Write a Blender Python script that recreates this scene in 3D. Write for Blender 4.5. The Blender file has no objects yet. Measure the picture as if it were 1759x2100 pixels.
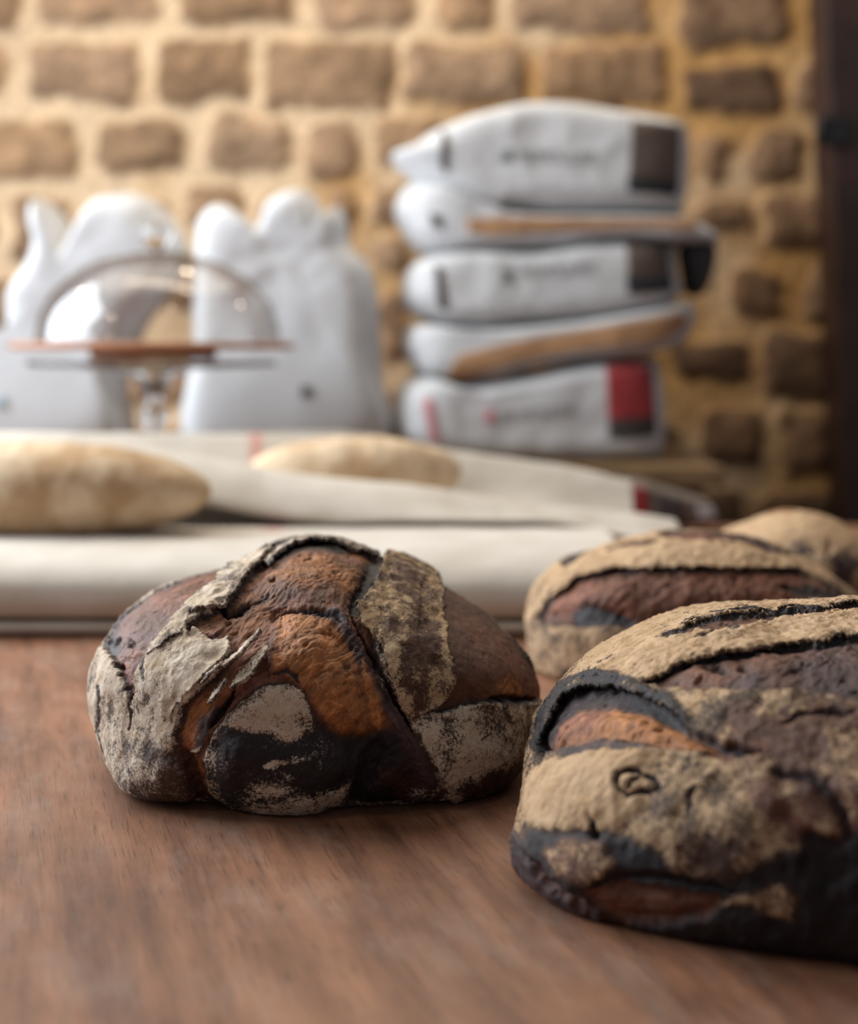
import bpy, math
import numpy as np
from mathutils import Vector
from mathutils.bvhtree import BVHTree

S = bpy.context.scene
COL = S.collection
PI = math.pi

# ------------------------------------------------------------------ camera
EYE = 0.268            # eye height above the table top (table top is z = 0)
F = 2900.0             # focal length in pixels of the 1759 x 2100 frame
CX, HY = 879.5, 710.0  # principal column, horizon row
cd = bpy.data.cameras.new('camera')
cam = bpy.data.objects.new('camera', cd)
COL.objects.link(cam)
cam.location = (0, 0, EYE)
cam.rotation_euler = (PI / 2, 0, 0)
cd.sensor_fit = 'VERTICAL'
cd.sensor_height = 36.0
cd.lens = F / 2100 * 36.0
cd.shift_y = -(1050 - HY) / 2100
cd.clip_start = 0.02
cd.dof.use_dof = True
cd.dof.focus_distance = 0.80
cd.dof.aperture_fstop = 3.6
cd.dof.aperture_blades = 0
S.camera = cam

# ------------------------------------------------------------------ light
S.view_settings.view_transform = 'Standard'
S.view_settings.look = 'None'
S.view_settings.gamma = 1
S.view_settings.exposure = 0.2
w = bpy.data.worlds.new('world')
S.world = w
w.use_nodes = True
w.node_tree.nodes['Background'].inputs[0].default_value = (0.80, 0.86, 1.0, 1)
w.node_tree.nodes['Background'].inputs[1].default_value = 0.15


def area(name, loc, target, size, size_y, power, color):
    l = bpy.data.lights.new(name, 'AREA')
    l.shape = 'RECTANGLE'
    l.size = size
    l.size_y = size_y
    l.energy = power
    l.color = color
    o = bpy.data.objects.new(name, l)
    COL.objects.link(o)
    o.location = loc
    o.rotation_euler = (Vector(target) - Vector(loc)).to_track_quat('-Z', 'Y').to_euler()
    return o


# daylight from a tall shop window on the left
area('window_daylight', (-1.70, 1.66, 0.85), (0.0, 1.10, 0.05), 1.5, 1.3, 60, (0.84, 0.92, 1.0))
# added warm area light simulating ceiling bounce, over the table towards the back
area('ceiling_bounce_fill', (-0.3, 2.2, 1.9), (0.0, 1.2, 0.0), 2.4, 1.5, 22, (1.0, 0.88, 0.72))
# warm wall washer
area('wall_warm_light', (-0.3, 1.9, 2.0), (-0.1, 2.95, 0.6), 1.4, 0.3, 8, (1.0, 0.86, 0.68))


def lamp(loc, e, r=0.05):
    l = bpy.data.lights.new('ceiling_spot', 'POINT')
    l.energy = e
    l.shadow_soft_size = r
    l.color = (1.0, 0.80, 0.55)
    o = bpy.data.objects.new('ceiling_spot', l)
    COL.objects.link(o)
    o.location = loc


SPOTS = [((-0.15, 2.80, 1.90), 6), ((-2.03, 2.48, 1.90), 14), ((0.31, 0.46, 1.90), 4), ((-2.10, -0.31, 1.90), 14), ((1.65, 2.85, 1.80), 7)]
for p_, e_ in SPOTS:
    lamp(p_, e_)

# ------------------------------------------------------------------ helpers
rng = np.random.RandomState(7)
LAT = rng.rand(64, 64, 64).astype(np.float32)


def vnoise(P):
    P = np.asarray(P, dtype=np.float64)
    i = np.floor(P).astype(np.int64)
    f = P - i
    f = f * f * (3 - 2 * f)
    i &= 63
    j = (i + 1) & 63
    x0, y0, z0 = i.T
    x1, y1, z1 = j.T
    fx, fy, fz = f.T
    a = LAT[x0, y0, z0] * (1 - fx) + LAT[x1, y0, z0] * fx
    b = LAT[x0, y1, z0] * (1 - fx) + LAT[x1, y1, z0] * fx
    c = LAT[x0, y0, z1] * (1 - fx) + LAT[x1, y0, z1] * fx
    d = LAT[x0, y1, z1] * (1 - fx) + LAT[x1, y1, z1] * fx
    a = a * (1 - fy) + b * fy
    c = c * (1 - fy) + d * fy
    return a * (1 - fz) + c * fz


def fbm(P, o=4, g=0.5):
    """about -1 .. 1"""
    P = np.asarray(P, dtype=np.float64)
    s = 0.0
    a = 1.0
    t = 0.0
    for k in range(o):
        s = s + a * (vnoise(P * (2.03 ** k) + 17.3 * k) * 2 - 1)
        t += a
        a *= g
    return s / t * 1.5


def sstep(a, b, x):
    t = np.clip((x - a) / (b - a), 0, 1)
    return t * t * (3 - 2 * t)


def project(V):
    return np.stack([CX + V[:, 0] / V[:, 1] * F, HY + (EYE - V[:, 2]) / V[:, 1] * F], 1)


def at(px, py, d):
    """point of the place at distance d seen along a given column and row"""
    return ((px - CX) / F * d, d, EYE - (py - HY) / F * d)


def smooth_closed(P, n=200):
    P = np.asarray(P, float)
    m = len(P)
    out = []
    per = max(2, n // m)
    for i in range(m):
        p0, p1, p2, p3 = P[i - 1], P[i], P[(i + 1) % m], P[(i + 2) % m]
        t = np.linspace(0, 1, per, endpoint=False)[:, None]
        out.append(0.5 * ((2 * p1) + (-p0 + p2) * t + (2 * p0 - 5 * p1 + 4 * p2 - p3) * t ** 2
                          + (-p0 + 3 * p1 - 3 * p2 + p3) * t ** 3))
    return np.concatenate(out)


def sdf(Q, poly, clip=40.0):
    """signed distance, positive inside"""
    poly = np.asarray(poly, float)
    r = np.full(len(Q), -clip)
    lo, hi = poly.min(0) - clip, poly.max(0) + clip
    idx = np.where((Q[:, 0] > lo[0]) & (Q[:, 0] < hi[0]) & (Q[:, 1] > lo[1]) & (Q[:, 1] < hi[1]))[0]
    if not len(idx):
        return r
    q = Q[idx]
    d2 = np.full(len(q), 1e12)
    ins = np.zeros(len(q), bool)
    for i in range(len(poly)):
        a, b = poly[i - 1], poly[i]
        e = b - a
        L = (e ** 2).sum() + 1e-9
        t = np.clip(((q - a) @ e) / L, 0, 1)
        dd = ((q - a - t[:, None] * e) ** 2).sum(1)
        d2 = np.minimum(d2, dd)
        c = (a[1] > q[:, 1]) != (b[1] > q[:, 1])
        xi = a[0] + (q[:, 1] - a[1]) * e[0] / (e[1] if abs(e[1]) > 1e-9 else 1e-9)
        ins ^= c & (q[:, 0] < xi)
    d = np.sqrt(d2)
    r[idx] = np.clip(np.where(ins, d, -d), -clip, 1e9)
    return r


def dline(Q, pts, clip=60.0):
    """distance to an open polyline, and position along it 0..1"""
    pts = np.asarray(pts, float)
    r = np.full(len(Q), clip)
    u = np.zeros(len(Q))
    lo, hi = pts.min(0) - clip, pts.max(0) + clip
    idx = np.where((Q[:, 0] > lo[0]) & (Q[:, 0] < hi[0]) & (Q[:, 1] > lo[1]) & (Q[:, 1] < hi[1]))[0]
    q = Q[idx]
    best = np.full(len(q), clip ** 2)
    bu = np.zeros(len(q))
    n = len(pts) - 1
    for i in range(n):
        a, e = pts[i], pts[i + 1] - pts[i]
        t = np.clip(((q - a) @ e) / ((e ** 2).sum() + 1e-9), 0, 1)
        dd = ((q - a - t[:, None] * e) ** 2).sum(1)
        m = dd < best
        best = np.where(m, dd, best)
        bu = np.where(m, (i + t) / n, bu)
    r[idx] = np.sqrt(best)
    u[idx] = bu
    return r, u


def mk(name, V, Fc, mat, parent=None, smooth=True, attrs=None):
    V = np.asarray(V, dtype=np.float32)
    me = bpy.data.meshes.new(name)
    if isinstance(Fc, np.ndarray):
        k = Fc.shape[1]
        me.vertices.add(len(V))
        me.vertices.foreach_set('co', V.ravel())
        me.loops.add(Fc.size)
        me.loops.foreach_set('vertex_index', Fc.astype(np.int32).ravel())
        me.polygons.add(len(Fc))
        me.polygons.foreach_set('loop_start', np.arange(0, Fc.size, k, dtype=np.int32))
        me.polygons.foreach_set('loop_total', np.full(len(Fc), k, dtype=np.int32))
        me.update(calc_edges=True)
        me.validate()
    else:
        me.from_pydata([tuple(map(float, v)) for v in V], [], [tuple(f) for f in Fc])
    if smooth:
        me.polygons.foreach_set('use_smooth', np.ones(len(me.polygons), dtype=bool))
    for k, a in (attrs or {}).items():
        a = np.asarray(a, dtype=np.float32)
        if a.ndim == 1:
            at_ = me.attributes.new(k, 'FLOAT', 'POINT')
            at_.data.foreach_set('value', a)
        else:
            at_ = me.attributes.new(k, 'FLOAT_COLOR', 'POINT')
            c = np.ones((len(a), 4), np.float32)
            c[:, :3] = a
            at_.data.foreach_set('color', c.ravel())
    me.materials.append(mat)
    o = bpy.data.objects.new(name, me)
    COL.objects.link(o)
    if parent is not None:
        o.parent = parent
        o.matrix_parent_inverse = parent_inv(parent)
    return o


def parent_inv(p):
    from mathutils import Matrix
    m = Matrix.Translation(p.location)
    q = p.parent
    return m.inverted()


def thing(name, label, cat, loc=(0, 0, 0), group=None):
    o = bpy.data.objects.new(name, None)
    o.empty_display_size = 0.02
    COL.objects.link(o)
    o.location = loc
    o['label'] = label
    o['category'] = cat
    if group:
        o['group'] = group
    return o


def tag(o, label, cat, group=None):
    o['label'] = label
    o['category'] = cat
    if group:
        o['group'] = group
    return o


def grid_faces(nu, nv, wrap_u=False, wrap_v=False):
    """vertex index = i*nv + j"""
    iu = np.arange(nu if wrap_u else nu - 1)
    jv = np.arange(nv if wrap_v else nv - 1)
    I, J = np.meshgrid(iu, jv, indexing='ij')
    I2, J2 = (I + 1) % nu, (J + 1) % nv
    return np.stack([I * nv + J, I2 * nv + J, I2 * nv + J2, I * nv + J2], -1).reshape(-1, 4)


def box(name, lo, hi, mat, parent=None, bevel=0.002):
    x0, y0, z0 = lo
    x1, y1, z1 = hi
    V = [(x0, y0, z0), (x1, y0, z0), (x1, y1, z0), (x0, y1, z0), (x0, y0, z1), (x1, y0, z1), (x1, y1, z1), (x0, y1, z1)]
    Fc = [(3, 2, 1, 0), (4, 5, 6, 7), (0, 1, 5, 4), (1, 2, 6, 5), (2, 3, 7, 6), (3, 0, 4, 7)]
    o = mk(name, V, Fc, mat, parent, smooth=False)
    if bevel:
        m = o.modifiers.new('bevel', 'BEVEL')
        m.width = bevel
        m.segments = 2
    return o


def lathe(name, prof, c, mat, parent=None, n=96, closed=False):
    """prof: list of (r, z)"""
    prof = np.asarray(prof, float)
    a = np.linspace(0, 2 * PI, n, endpoint=False)
    V = np.stack([c[0] + prof[:, 0][:, None] * np.cos(a), c[1] + prof[:, 0][:, None] * np.sin(a),
                  c[2] + prof[:, 1][:, None] * np.ones(n)], -1).reshape(-1, 3)
    Fc = grid_faces(len(prof), n, wrap_u=closed, wrap_v=True)[:, ::-1]
    return mk(name, V, Fc.copy(), mat, parent)


# ------------------------------------------------------------------ materials
def mat_new(name):
    m = bpy.data.materials.new(name)
    m.use_nodes = True
    nt = m.node_tree
    return m, nt, nt.nodes['Principled BSDF']


def N(nt, t, **kw):
    n = nt.nodes.new(t)
    for k, v in kw.items():
        if k in n.inputs:
            n.inputs[k].default_value = v
        else:
            setattr(n, k, v)
    return n


def noise_node(nt, scale, detail=4, rough=0.55, vec=None, dist=0.0):
    n = N(nt, 'ShaderNodeTexNoise')
    n.inputs['Scale'].default_value = scale
    n.inputs['Detail'].default_value = detail
    n.inputs['Roughness'].default_value = rough
    n.inputs['Distortion'].default_value = dist
    if vec is None:
        tc = N(nt, 'ShaderNodeTexCoord')
        vec = tc.outputs['Object']
    nt.links.new(vec, n.inputs['Vector'])
    return n


def mapr(nt, src, a, b, c=0.0, d=1.0, smooth=False):
    n = N(nt, 'ShaderNodeMapRange')
    if smooth:
        n.interpolation_type = 'SMOOTHSTEP'
    n.inputs['From Min'].default_value = a
    n.inputs['From Max'].default_value = b
    n.inputs['To Min'].default_value = c
    n.inputs['To Max'].default_value = d
    nt.links.new(src, n.inputs['Value'])
    return n.outputs['Result']


def mixc(nt, fac, a, b, blend='MIX'):
    n = N(nt, 'ShaderNodeMix', data_type='RGBA', blend_type=blend)
    for s, v in ((n.inputs[0], fac), (n.inputs[6], a), (n.inputs[7], b)):
        if hasattr(v, 'is_linked') or isinstance(v, bpy.types.NodeSocket):
            nt.links.new(v, s)
        elif isinstance(v, (int, float)):
            s.default_value = v
        else:
            s.default_value = (*v, 1)
    return n.outputs[2]


def math_node(nt, op, a, b=None):
    n = N(nt, 'ShaderNodeMath', operation=op)
    for i, v in enumerate((a, b)):
        if v is None:
            continue
        if isinstance(v, bpy.types.NodeSocket):
            nt.links.new(v, n.inputs[i])
        else:
            n.inputs[i].default_value = v
    return n.outputs[0]


def bump(nt, b, h, strength, dist, prev=None):
    n = N(nt, 'ShaderNodeBump')
    n.inputs['Strength'].default_value = strength
    n.inputs['Distance'].default_value = dist
    nt.links.new(h, n.inputs['Height'])
    if prev is not None:
        nt.links.new(prev, n.inputs['Normal'])
    nt.links.new(n.outputs[0], b.inputs['Normal'])
    return n.outputs[0]


def simple(name, col, rough=0.7, var=0.12, scale=30.0, bstr=0.2, bdist=0.001, metal=0.0, spec=0.5):
    m, nt, b = mat_new(name)
    n = noise_node(nt, scale, 5)
    dark = tuple(c * (1 - var) for c in col)
    lite = tuple(min(1, c * (1 + var)) for c in col)
    nt.links.new(mixc(nt, mapr(nt, n.outputs[0], 0.3, 0.7), dark, lite), b.inputs['Base Color'])
    b.inputs['Roughness'].default_value = rough
    b.inputs['Metallic'].default_value = metal
    b.inputs['Specular IOR Level'].default_value = spec
    if bstr:
        bump(nt, b, n.outputs[0], bstr, bdist)
    return m


def crust_material(name, flour_col, flour_col2):
    """under colour and flour cover come from the loaf's own attributes, fine speckle from noise"""
    m, nt, b = mat_new(name)
    col = N(nt, 'ShaderNodeAttribute', attribute_name='under').outputs['Color']
    fl = N(nt, 'ShaderNodeAttribute', attribute_name='flour').outputs['Fac']
    fine = noise_node(nt, 520, 6, 0.72)
    med = noise_node(nt, 120, 5, 0.65)
    vfine = noise_node(nt, 1500, 4, 0.7)
    crk = N(nt, 'ShaderNodeTexVoronoi', feature='DISTANCE_TO_EDGE')
    crk.inputs['Scale'].default_value = 210
    tc = N(nt, 'ShaderNodeTexCoord')
    wob = mixc(nt, 0.012, tc.outputs['Object'], noise_node(nt, 90, 3).outputs['Color'], 'ADD')
    nt.links.new(wob, crk.inputs['Vector'])
    crkm = mapr(nt, crk.outputs['Distance'], 0.0, 0.10)
    # flour threshold with two octaves of speckle
    a = math_node(nt, 'ADD', math_node(nt, 'MULTIPLY', math_node(nt, 'SUBTRACT', fine.outputs[0], 0.5), 1.7),
                  math_node(nt, 'MULTIPLY', math_node(nt, 'SUBTRACT', med.outputs[0], 0.5), 1.1))
    a = math_node(nt, 'ADD', a, math_node(nt, 'MULTIPLY', math_node(nt, 'SUBTRACT', crkm, 1.0), 0.26))
    a = math_node(nt, 'ADD', a, math_node(nt, 'MULTIPLY', math_node(nt, 'SUBTRACT', vfine.outputs[0], 0.5), 1.0))
    f = mapr(nt, math_node(nt, 'ADD', fl, a), 0.26, 0.74, smooth=True)
    f = math_node(nt, 'MULTIPLY', f, mapr(nt, fl, 0.02, 0.2))
    uc = mixc(nt, 1.0, col, mixc(nt, mapr(nt, med.outputs[0], 0.3, 0.7), (0.62, 0.6, 0.6), (1.35, 1.35, 1.35)), 'MULTIPLY')
    uc = mixc(nt, 1.0, uc, mixc(nt, mapr(nt, fine.outputs[0], 0.3, 0.7), (0.72, 0.70, 0.70), (1.25, 1.25, 1.25)), 'MULTIPLY')
    fc = mixc(nt, mapr(nt, noise_node(nt, 60, 4).outputs[0], 0.35, 0.65), flour_col, flour_col2)
    fc = mixc(nt, 1.0, fc, mixc(nt, mapr(nt, vfine.outputs[0], 0.3, 0.6), (0.72, 0.68, 0.64), (1.08, 1.08, 1.08)), 'MULTIPLY')
    nt.links.new(mixc(nt, f, uc, fc), b.inputs['Base Color'])
    nt.links.new(mapr(nt, f, 0, 1, 0.46, 0.95), b.inputs['Roughness'])
    nt.links.new(mapr(nt, f, 0, 1, 0.32, 0.08), b.inputs['Specular IOR Level'])
    n1 = bump(nt, b, med.outputs[0], 0.6, 0.002)
    n2 = bump(nt, b, fine.outputs[0], 0.8, 0.0008, n1)
    bump(nt, b, f, 0.35, 0.0005, n2)
    return m


M_white = simple('white_paper', (0.61, 0.62, 0.635), 0.75, 0.03, 8, 0.15, 0.004)
M_kraft = simple('kraft_paper', (0.42, 0.235, 0.12), 0.8, 0.12, 20)
M_lbrown = simple('label_brown', (0.105, 0.075, 0.06), 0.7, 0.15, 20)
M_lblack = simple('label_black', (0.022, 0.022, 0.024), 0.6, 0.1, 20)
M_lred = simple('label_red', (0.34, 0.035, 0.04), 0.65, 0.1, 20)
M_ldark = simple('label_charcoal', (0.06, 0.05, 0.05), 0.65, 0.1, 20)
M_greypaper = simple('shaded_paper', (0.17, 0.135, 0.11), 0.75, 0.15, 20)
M_ink = simple('grey_ink', (0.20, 0.21, 0.21), 0.7, 0.1, 20)
M_pink = simple('pink_ink', (0.62, 0.20, 0.24), 0.7, 0.1, 20)
M_blueink = simple('blue_ink', (0.34, 0.45, 0.52), 0.7, 0.1, 20)
M_counter = simple('counter_wood', (0.20, 0.12, 0.055), 0.6, 0.3, 14, 0.3, 0.002)
M_floor = simple('floor_tile', (0.16, 0.12, 0.09), 0.6, 0.2, 6)
M_post = simple('dark_painted_wood', (0.040, 0.019, 0.015), 0.5, 0.35, 12, 0.3, 0.002)
M_iron = simple('black_iron', (0.012, 0.012, 0.013), 0.5, 0.2, 40, 0.2, 0.001)

# linen, with woven threads
M_linen, nt, b = mat_new('linen_cloth')
tcn = N(nt, 'ShaderNodeTexCoord')
wv = N(nt, 'ShaderNodeTexWave', wave_type='BANDS', bands_direction='X')
wv.inputs['Scale'].default_value = 330
wv.inputs['Distortion'].default_value = 1.5
wv2 = N(nt, 'ShaderNodeTexWave', wave_type='BANDS', bands_direction='Y')
wv2.inputs['Scale'].default_value = 330
wv2.inputs['Distortion'].default_value = 1.5
for q in (wv, wv2):
    nt.links.new(tcn.outputs['Object'], q.inputs['Vector'])
weave = math_node(nt, 'MULTIPLY', wv.outputs['Fac'], wv2.outputs['Fac'])
ln = noise_node(nt, 14, 5)
base = mixc(nt, mapr(nt, ln.outputs[0], 0.3, 0.7), (0.58, 0.52, 0.44), (0.68, 0.63, 0.56))
st = N(nt, 'ShaderNodeAttribute', attribute_name='stripe').outputs['Fac']
base = mixc(nt, st, base, (0.62, 0.14, 0.12))
nt.links.new(base, b.inputs['Base Color'])
b.inputs['Roughness'].default_value = 0.95
b.inputs['Specular IOR Level'].default_value = 0.1
b.inputs['Sheen Weight'].default_value = 0.15
n1 = bump(nt, b, weave, 0.25, 0.0005)
bump(nt, b, ln.outputs[0], 0.3, 0.004, n1)

# dough
M_dough, nt, b = mat_new('floured_dough')
dn = noise_node(nt, 22, 5)
dn2 = noise_node(nt, 90, 5)
c = mixc(nt, mapr(nt, dn.outputs[0], 0.40, 0.62), (0.50, 0.33, 0.19), (0.74, 0.58, 0.40))
nt.links.new(c, b.inputs['Base Color'])
b.inputs['Roughness'].default_value = 0.9
b.inputs['Specular IOR Level'].default_value = 0.15
bump(nt, b, dn2.outputs[0], 0.2, 0.001)

# table wood: long pores running a little to the left of straight away
M_wood, nt, b = mat_new('bakery_table_wood')
tcn = N(nt, 'ShaderNodeTexCoord')
mp = N(nt, 'ShaderNodeMapping')
mp.inputs['Rotation'].default_value = (0, 0, math.radians(-17))
nt.links.new(tcn.outputs['Object'], mp.inputs['Vector'])
mp2 = N(nt, 'ShaderNodeMapping')
mp2.inputs['Scale'].default_value = (1.0, 0.09, 1.0)
nt.links.new(mp.outputs[0], mp2.inputs['Vector'])
mp3 = N(nt, 'ShaderNodeMapping')
mp3.inputs['Scale'].default_value = (1.0, 0.035, 1.0)
nt.links.new(mp.outputs[0], mp3.inputs['Vector'])
grain = noise_node(nt, 60, 6, 0.6, mp2.outputs[0], 0.4)
pores = noise_node(nt, 800, 4, 0.65, mp3.outputs[0])
mp4 = N(nt, 'ShaderNodeMapping')
mp4.inputs['Scale'].default_value = (1.0, 0.42, 1.0)
nt.links.new(mp.outputs[0], mp4.inputs['Vector'])
blot = noise_node(nt, 13, 6, 0.65, mp4.outputs[0])
blot2 = noise_node(nt, 3.2, 4, 0.55)
dust = noise_node(nt, 22, 8, 0.72, mp4.outputs[0])
speck = noise_node(nt, 900, 2, 0.5)
c = mixc(nt, mapr(nt, blot.outputs[0], 0.34, 0.66), (0.145, 0.060, 0.033), (0.35, 0.155, 0.080))
c = mixc(nt, mapr(nt, blot2.outputs[0], 0.35, 0.65, 0, 0.55), c, (0.30, 0.15, 0.085))
c = mixc(nt, 1.0, c, mixc(nt, mapr(nt, grain.outputs[0], 0.32, 0.68), (0.60, 0.56, 0.54), (1.28, 1.30, 1.32)), 'MULTIPLY')
por = mapr(nt, pores.outputs[0], 0.55, 0.68, 0, 0.75)
c = mixc(nt, por, c, (0.05, 0.022, 0.014))
dst = mapr(nt, dust.outputs[0], 0.50, 0.76, 0, 0.42)
c = mixc(nt, dst, c, (0.40, 0.31, 0.25))
sp = math_node(nt, 'MULTIPLY', mapr(nt, speck.outputs[0], 0.70, 0.76), mapr(nt, dust.outputs[0], 0.45, 0.65))
c = mixc(nt, math_node(nt, 'MULTIPLY', sp, 0.6), c, (0.7, 0.62, 0.52))
nt.links.new(c, b.inputs['Base Color'])
nt.links.new(mapr(nt, dust.outputs[0], 0.3, 0.7, 0.42, 0.68), b.inputs['Roughness'])
b.inputs['Specular IOR Level'].default_value = 0.45
n1 = bump(nt, b, grain.outputs[0], 0.18, 0.001)
bump(nt, b, pores.outputs[0], 0.25, 0.0004, n1)

# wall
M_wall, nt, b = mat_new('stone_and_mortar')
wc = N(nt, 'ShaderNodeAttribute', attribute_name='under').outputs['Color']
wn = noise_node(nt, 60, 6, 0.65)
c = mixc(nt, 1.0, wc, mixc(nt, mapr(nt, wn.outputs[0], 0.3, 0.7), (0.72, 0.72, 0.72), (1.25, 1.25, 1.25)), 'MULTIPLY')
nt.links.new(c, b.inputs['Base Color'])
b.inputs['Roughness'].default_value = 0.95
b.inputs['Specular IOR Level'].default_value = 0.1
bump(nt, b, wn.outputs[0], 0.6, 0.006)


def glass_thin(name, tint=(0.93, 0.94, 0.93), boost=1.0):
    m = bpy.data.materials.new(name)
    m.use_nodes = True
    nt = m.node_tree
    nt.nodes.clear()
    out = N(nt, 'ShaderNodeOutputMaterial')
    tr = N(nt, 'ShaderNodeBsdfTransparent')
    tr.inputs[0].default_value = (*tint, 1)
    gl = N(nt, 'ShaderNodeBsdfGlossy')
    gl.inputs['Roughness'].default_value = 0.02
    lw_ = N(nt, 'ShaderNodeLayerWeight', Blend=0.5)
    fr = N(nt, 'ShaderNodeMath', operation='POWER')
    nt.links.new(lw_.outputs['Facing'], fr.inputs[0])
    fr.inputs[1].default_value = 3.0
    nt.links.new(mixc(nt, math_node(nt, 'MULTIPLY', fr.outputs[0], 1.0), tint, (0.50, 0.48, 0.46)), tr.inputs[0])
    mx = N(nt, 'ShaderNodeMixShader')
    nt.links.new(math_node(nt, 'ADD', math_node(nt, 'MULTIPLY', fr.outputs[0], 0.45), 0.055 * boost), mx.inputs[0])
    nt.links.new(tr.outputs[0], mx.inputs[1])
    nt.links.new(gl.outputs[0], mx.inputs[2])
    nt.links.new(mx.outputs[0], out.inputs[0])
    return m


M_dome = glass_thin('clear_glass_shell', (0.90, 0.90, 0.89), 1.7)
M_glass, nt, b = mat_new('solid_glass')
b.inputs['Base Color'].default_value = (0.95, 0.96, 0.96, 1)
b.inputs['Transmission Weight'].default_value = 1.0
b.inputs['Roughness'].default_value = 0.03
b.inputs['IOR'].default_value = 1.5
M_board = simple('cake_board_wood', (0.40, 0.17, 0.085), 0.5, 0.2, 30, 0.2, 0.001)
M_board2 = simple('dark_turned_wood', (0.075, 0.032, 0.018), 0.5, 0.2, 30, 0.2, 0.001)

# ------------------------------------------------------------------ setting
floor = box('floor', (-3.2, -1.6, -0.80), (3.2, 3.3, -0.75), M_floor, bevel=0)
floor['kind'] = 'structure'

WD = 2.95
# stones: outline boxes in the wall's own plane (columns/rows at the wall distance), tone 0 dark .. 1 light
STONES = [
    (-60, -70, 50, 65, .45), (75, -80, 325, 52, .5), (360, -80, 610, 55, .4), (640, -80, 845, 70, .55),
    (895, -90, 1020, 72, .5), (1050, -80, 1330, 75, .45), (1380, -90, 1620, 100, .35),
    (-90, 95, 15, 210, .5), (55, 85, 288, 215, .45), (320, 78, 512, 212, .35), (535, 80, 812, 235, .6),
    (825, 88, 1080, 215, .65), (1098, 90, 1365, 215, .45), (1395, 130, 1598, 240, .1), (1625, 125, 1695, 240, .4),
    (-70, 240, 165, 368, .5), (195, 240, 392, 358, .45), (422, 235, 602, 356, .8), (625, 252, 738, 370, .4),
    (760, 245, 900, 350, .8), (930, 245, 1180, 360, .5), (1200, 250, 1400, 370, .5), (1422, 272, 1492, 372, .35), (1530, 265, 1645, 378, .3),
    (-90, 400, -10, 520, .5), (20, 395, 150, 540, .35), (180, 400, 350, 500, .5), (375, 378, 500, 470, .6), (525, 395, 640, 500, .5), (662, 385, 725, 500, .3),
    (748, 382, 835, 462, .6), (860, 400, 1100, 500, .5), (1130, 395, 1390, 500, .5), (1415, 398, 1540, 478, .3), (1562, 398, 1700, 510, .25),
    (-80, 560, 40, 700, .5), (70, 570, 260, 680, .5), (290, 520, 480, 640, .5), (510, 530, 730, 650, .5), (765, 480, 840, 570, .75),
    (765, 595, 840, 740, .15), (870, 530, 1130, 650, .4), (1160, 540, 1380, 660, .35), (1482, 545, 1612, 652, .12), (1645, 545, 1720, 660, .5),
    (-60, 720, 150, 840, .5), (180, 710, 400, 830, .5), (430, 680, 700, 810, .5), (870, 680, 1080, 800, .4), (1110, 690, 1340, 820, .35),
    (1372, 690, 1540, 790, .05), (1556, 675, 1705, 822, .15),
    (-60, 870, 170, 990, .5), (200, 860, 420, 980, .5), (450, 840, 740, 960, .5), (770, 780, 850, 940, .2), (880, 850, 1100, 960, .4),
    (1130, 860, 1390, 970, .2), (1432, 838, 1568, 962, .08), (1592, 835, 1705, 975, .2),
    (1380, 1000, 1530, 1100, .15), (1556, 1005, 1720, 1120, .2), (1180, 1010, 1350, 1110, .2), (950, 1000, 1150, 1100, .3), (700, 1000, 920, 1100, .3),
]
for r_ in range(6):        # courses below, hidden behind the bench
    xo = -90 + (r_ % 2) * 70
    while xo < 1700:
        wdt = 150 + 110 * rng.rand()
        STONES.append((xo, 1140 + r_ * 125, xo + wdt, 1240 + r_ * 125, .3))
        xo += wdt + 35
for row in range(-3, 0):   # courses above the frame
    xo = -120 + (row % 2) * 80
    while xo < 1900:
        wdt = 150 + 120 * rng.rand()
        STONES.append((xo, -80 + row * 150 - 30, xo + wdt, 40 + row * 150 - 30, .5))
        xo += wdt + 35
for side in (-1, 1):       # beyond the sides of the frame
    for row in range(-3, 11):
        xo = -120 if side < 0 else 1760
        for k in range(2):
            wdt = 170 + 110 * rng.rand()
            if side < 0:
                STONES.append((xo - wdt, -60 + row * 150, xo, 60 + row * 150, .45))
                xo -= wdt + 35
            else:
                STONES.append((xo, -60 + row * 150, xo + wdt, 60 + row * 150, .3))
                xo += wdt + 35
xs = np.linspace(-1.6, 1.5, 500)
zs = np.linspace(-0.8, 1.55, 380)
X, Z = np.meshgrid(xs, zs, indexing='ij')
Vw = np.stack([X.ravel(), np.full(X.size, WD), Z.ravel()], 1)
Q = project(Vw)
nz = np.stack([fbm(Vw * 14 + 3), fbm(Vw * 14 + 40)], 1)
nz2 = fbm(Vw * 45, 3)
Qn = Q + nz * 17
hgt = np.zeros(len(Q))
tone = np.zeros(len(Q))
cov = np.zeros(len(Q))
colw = np.zeros((len(Q), 3))
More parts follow.
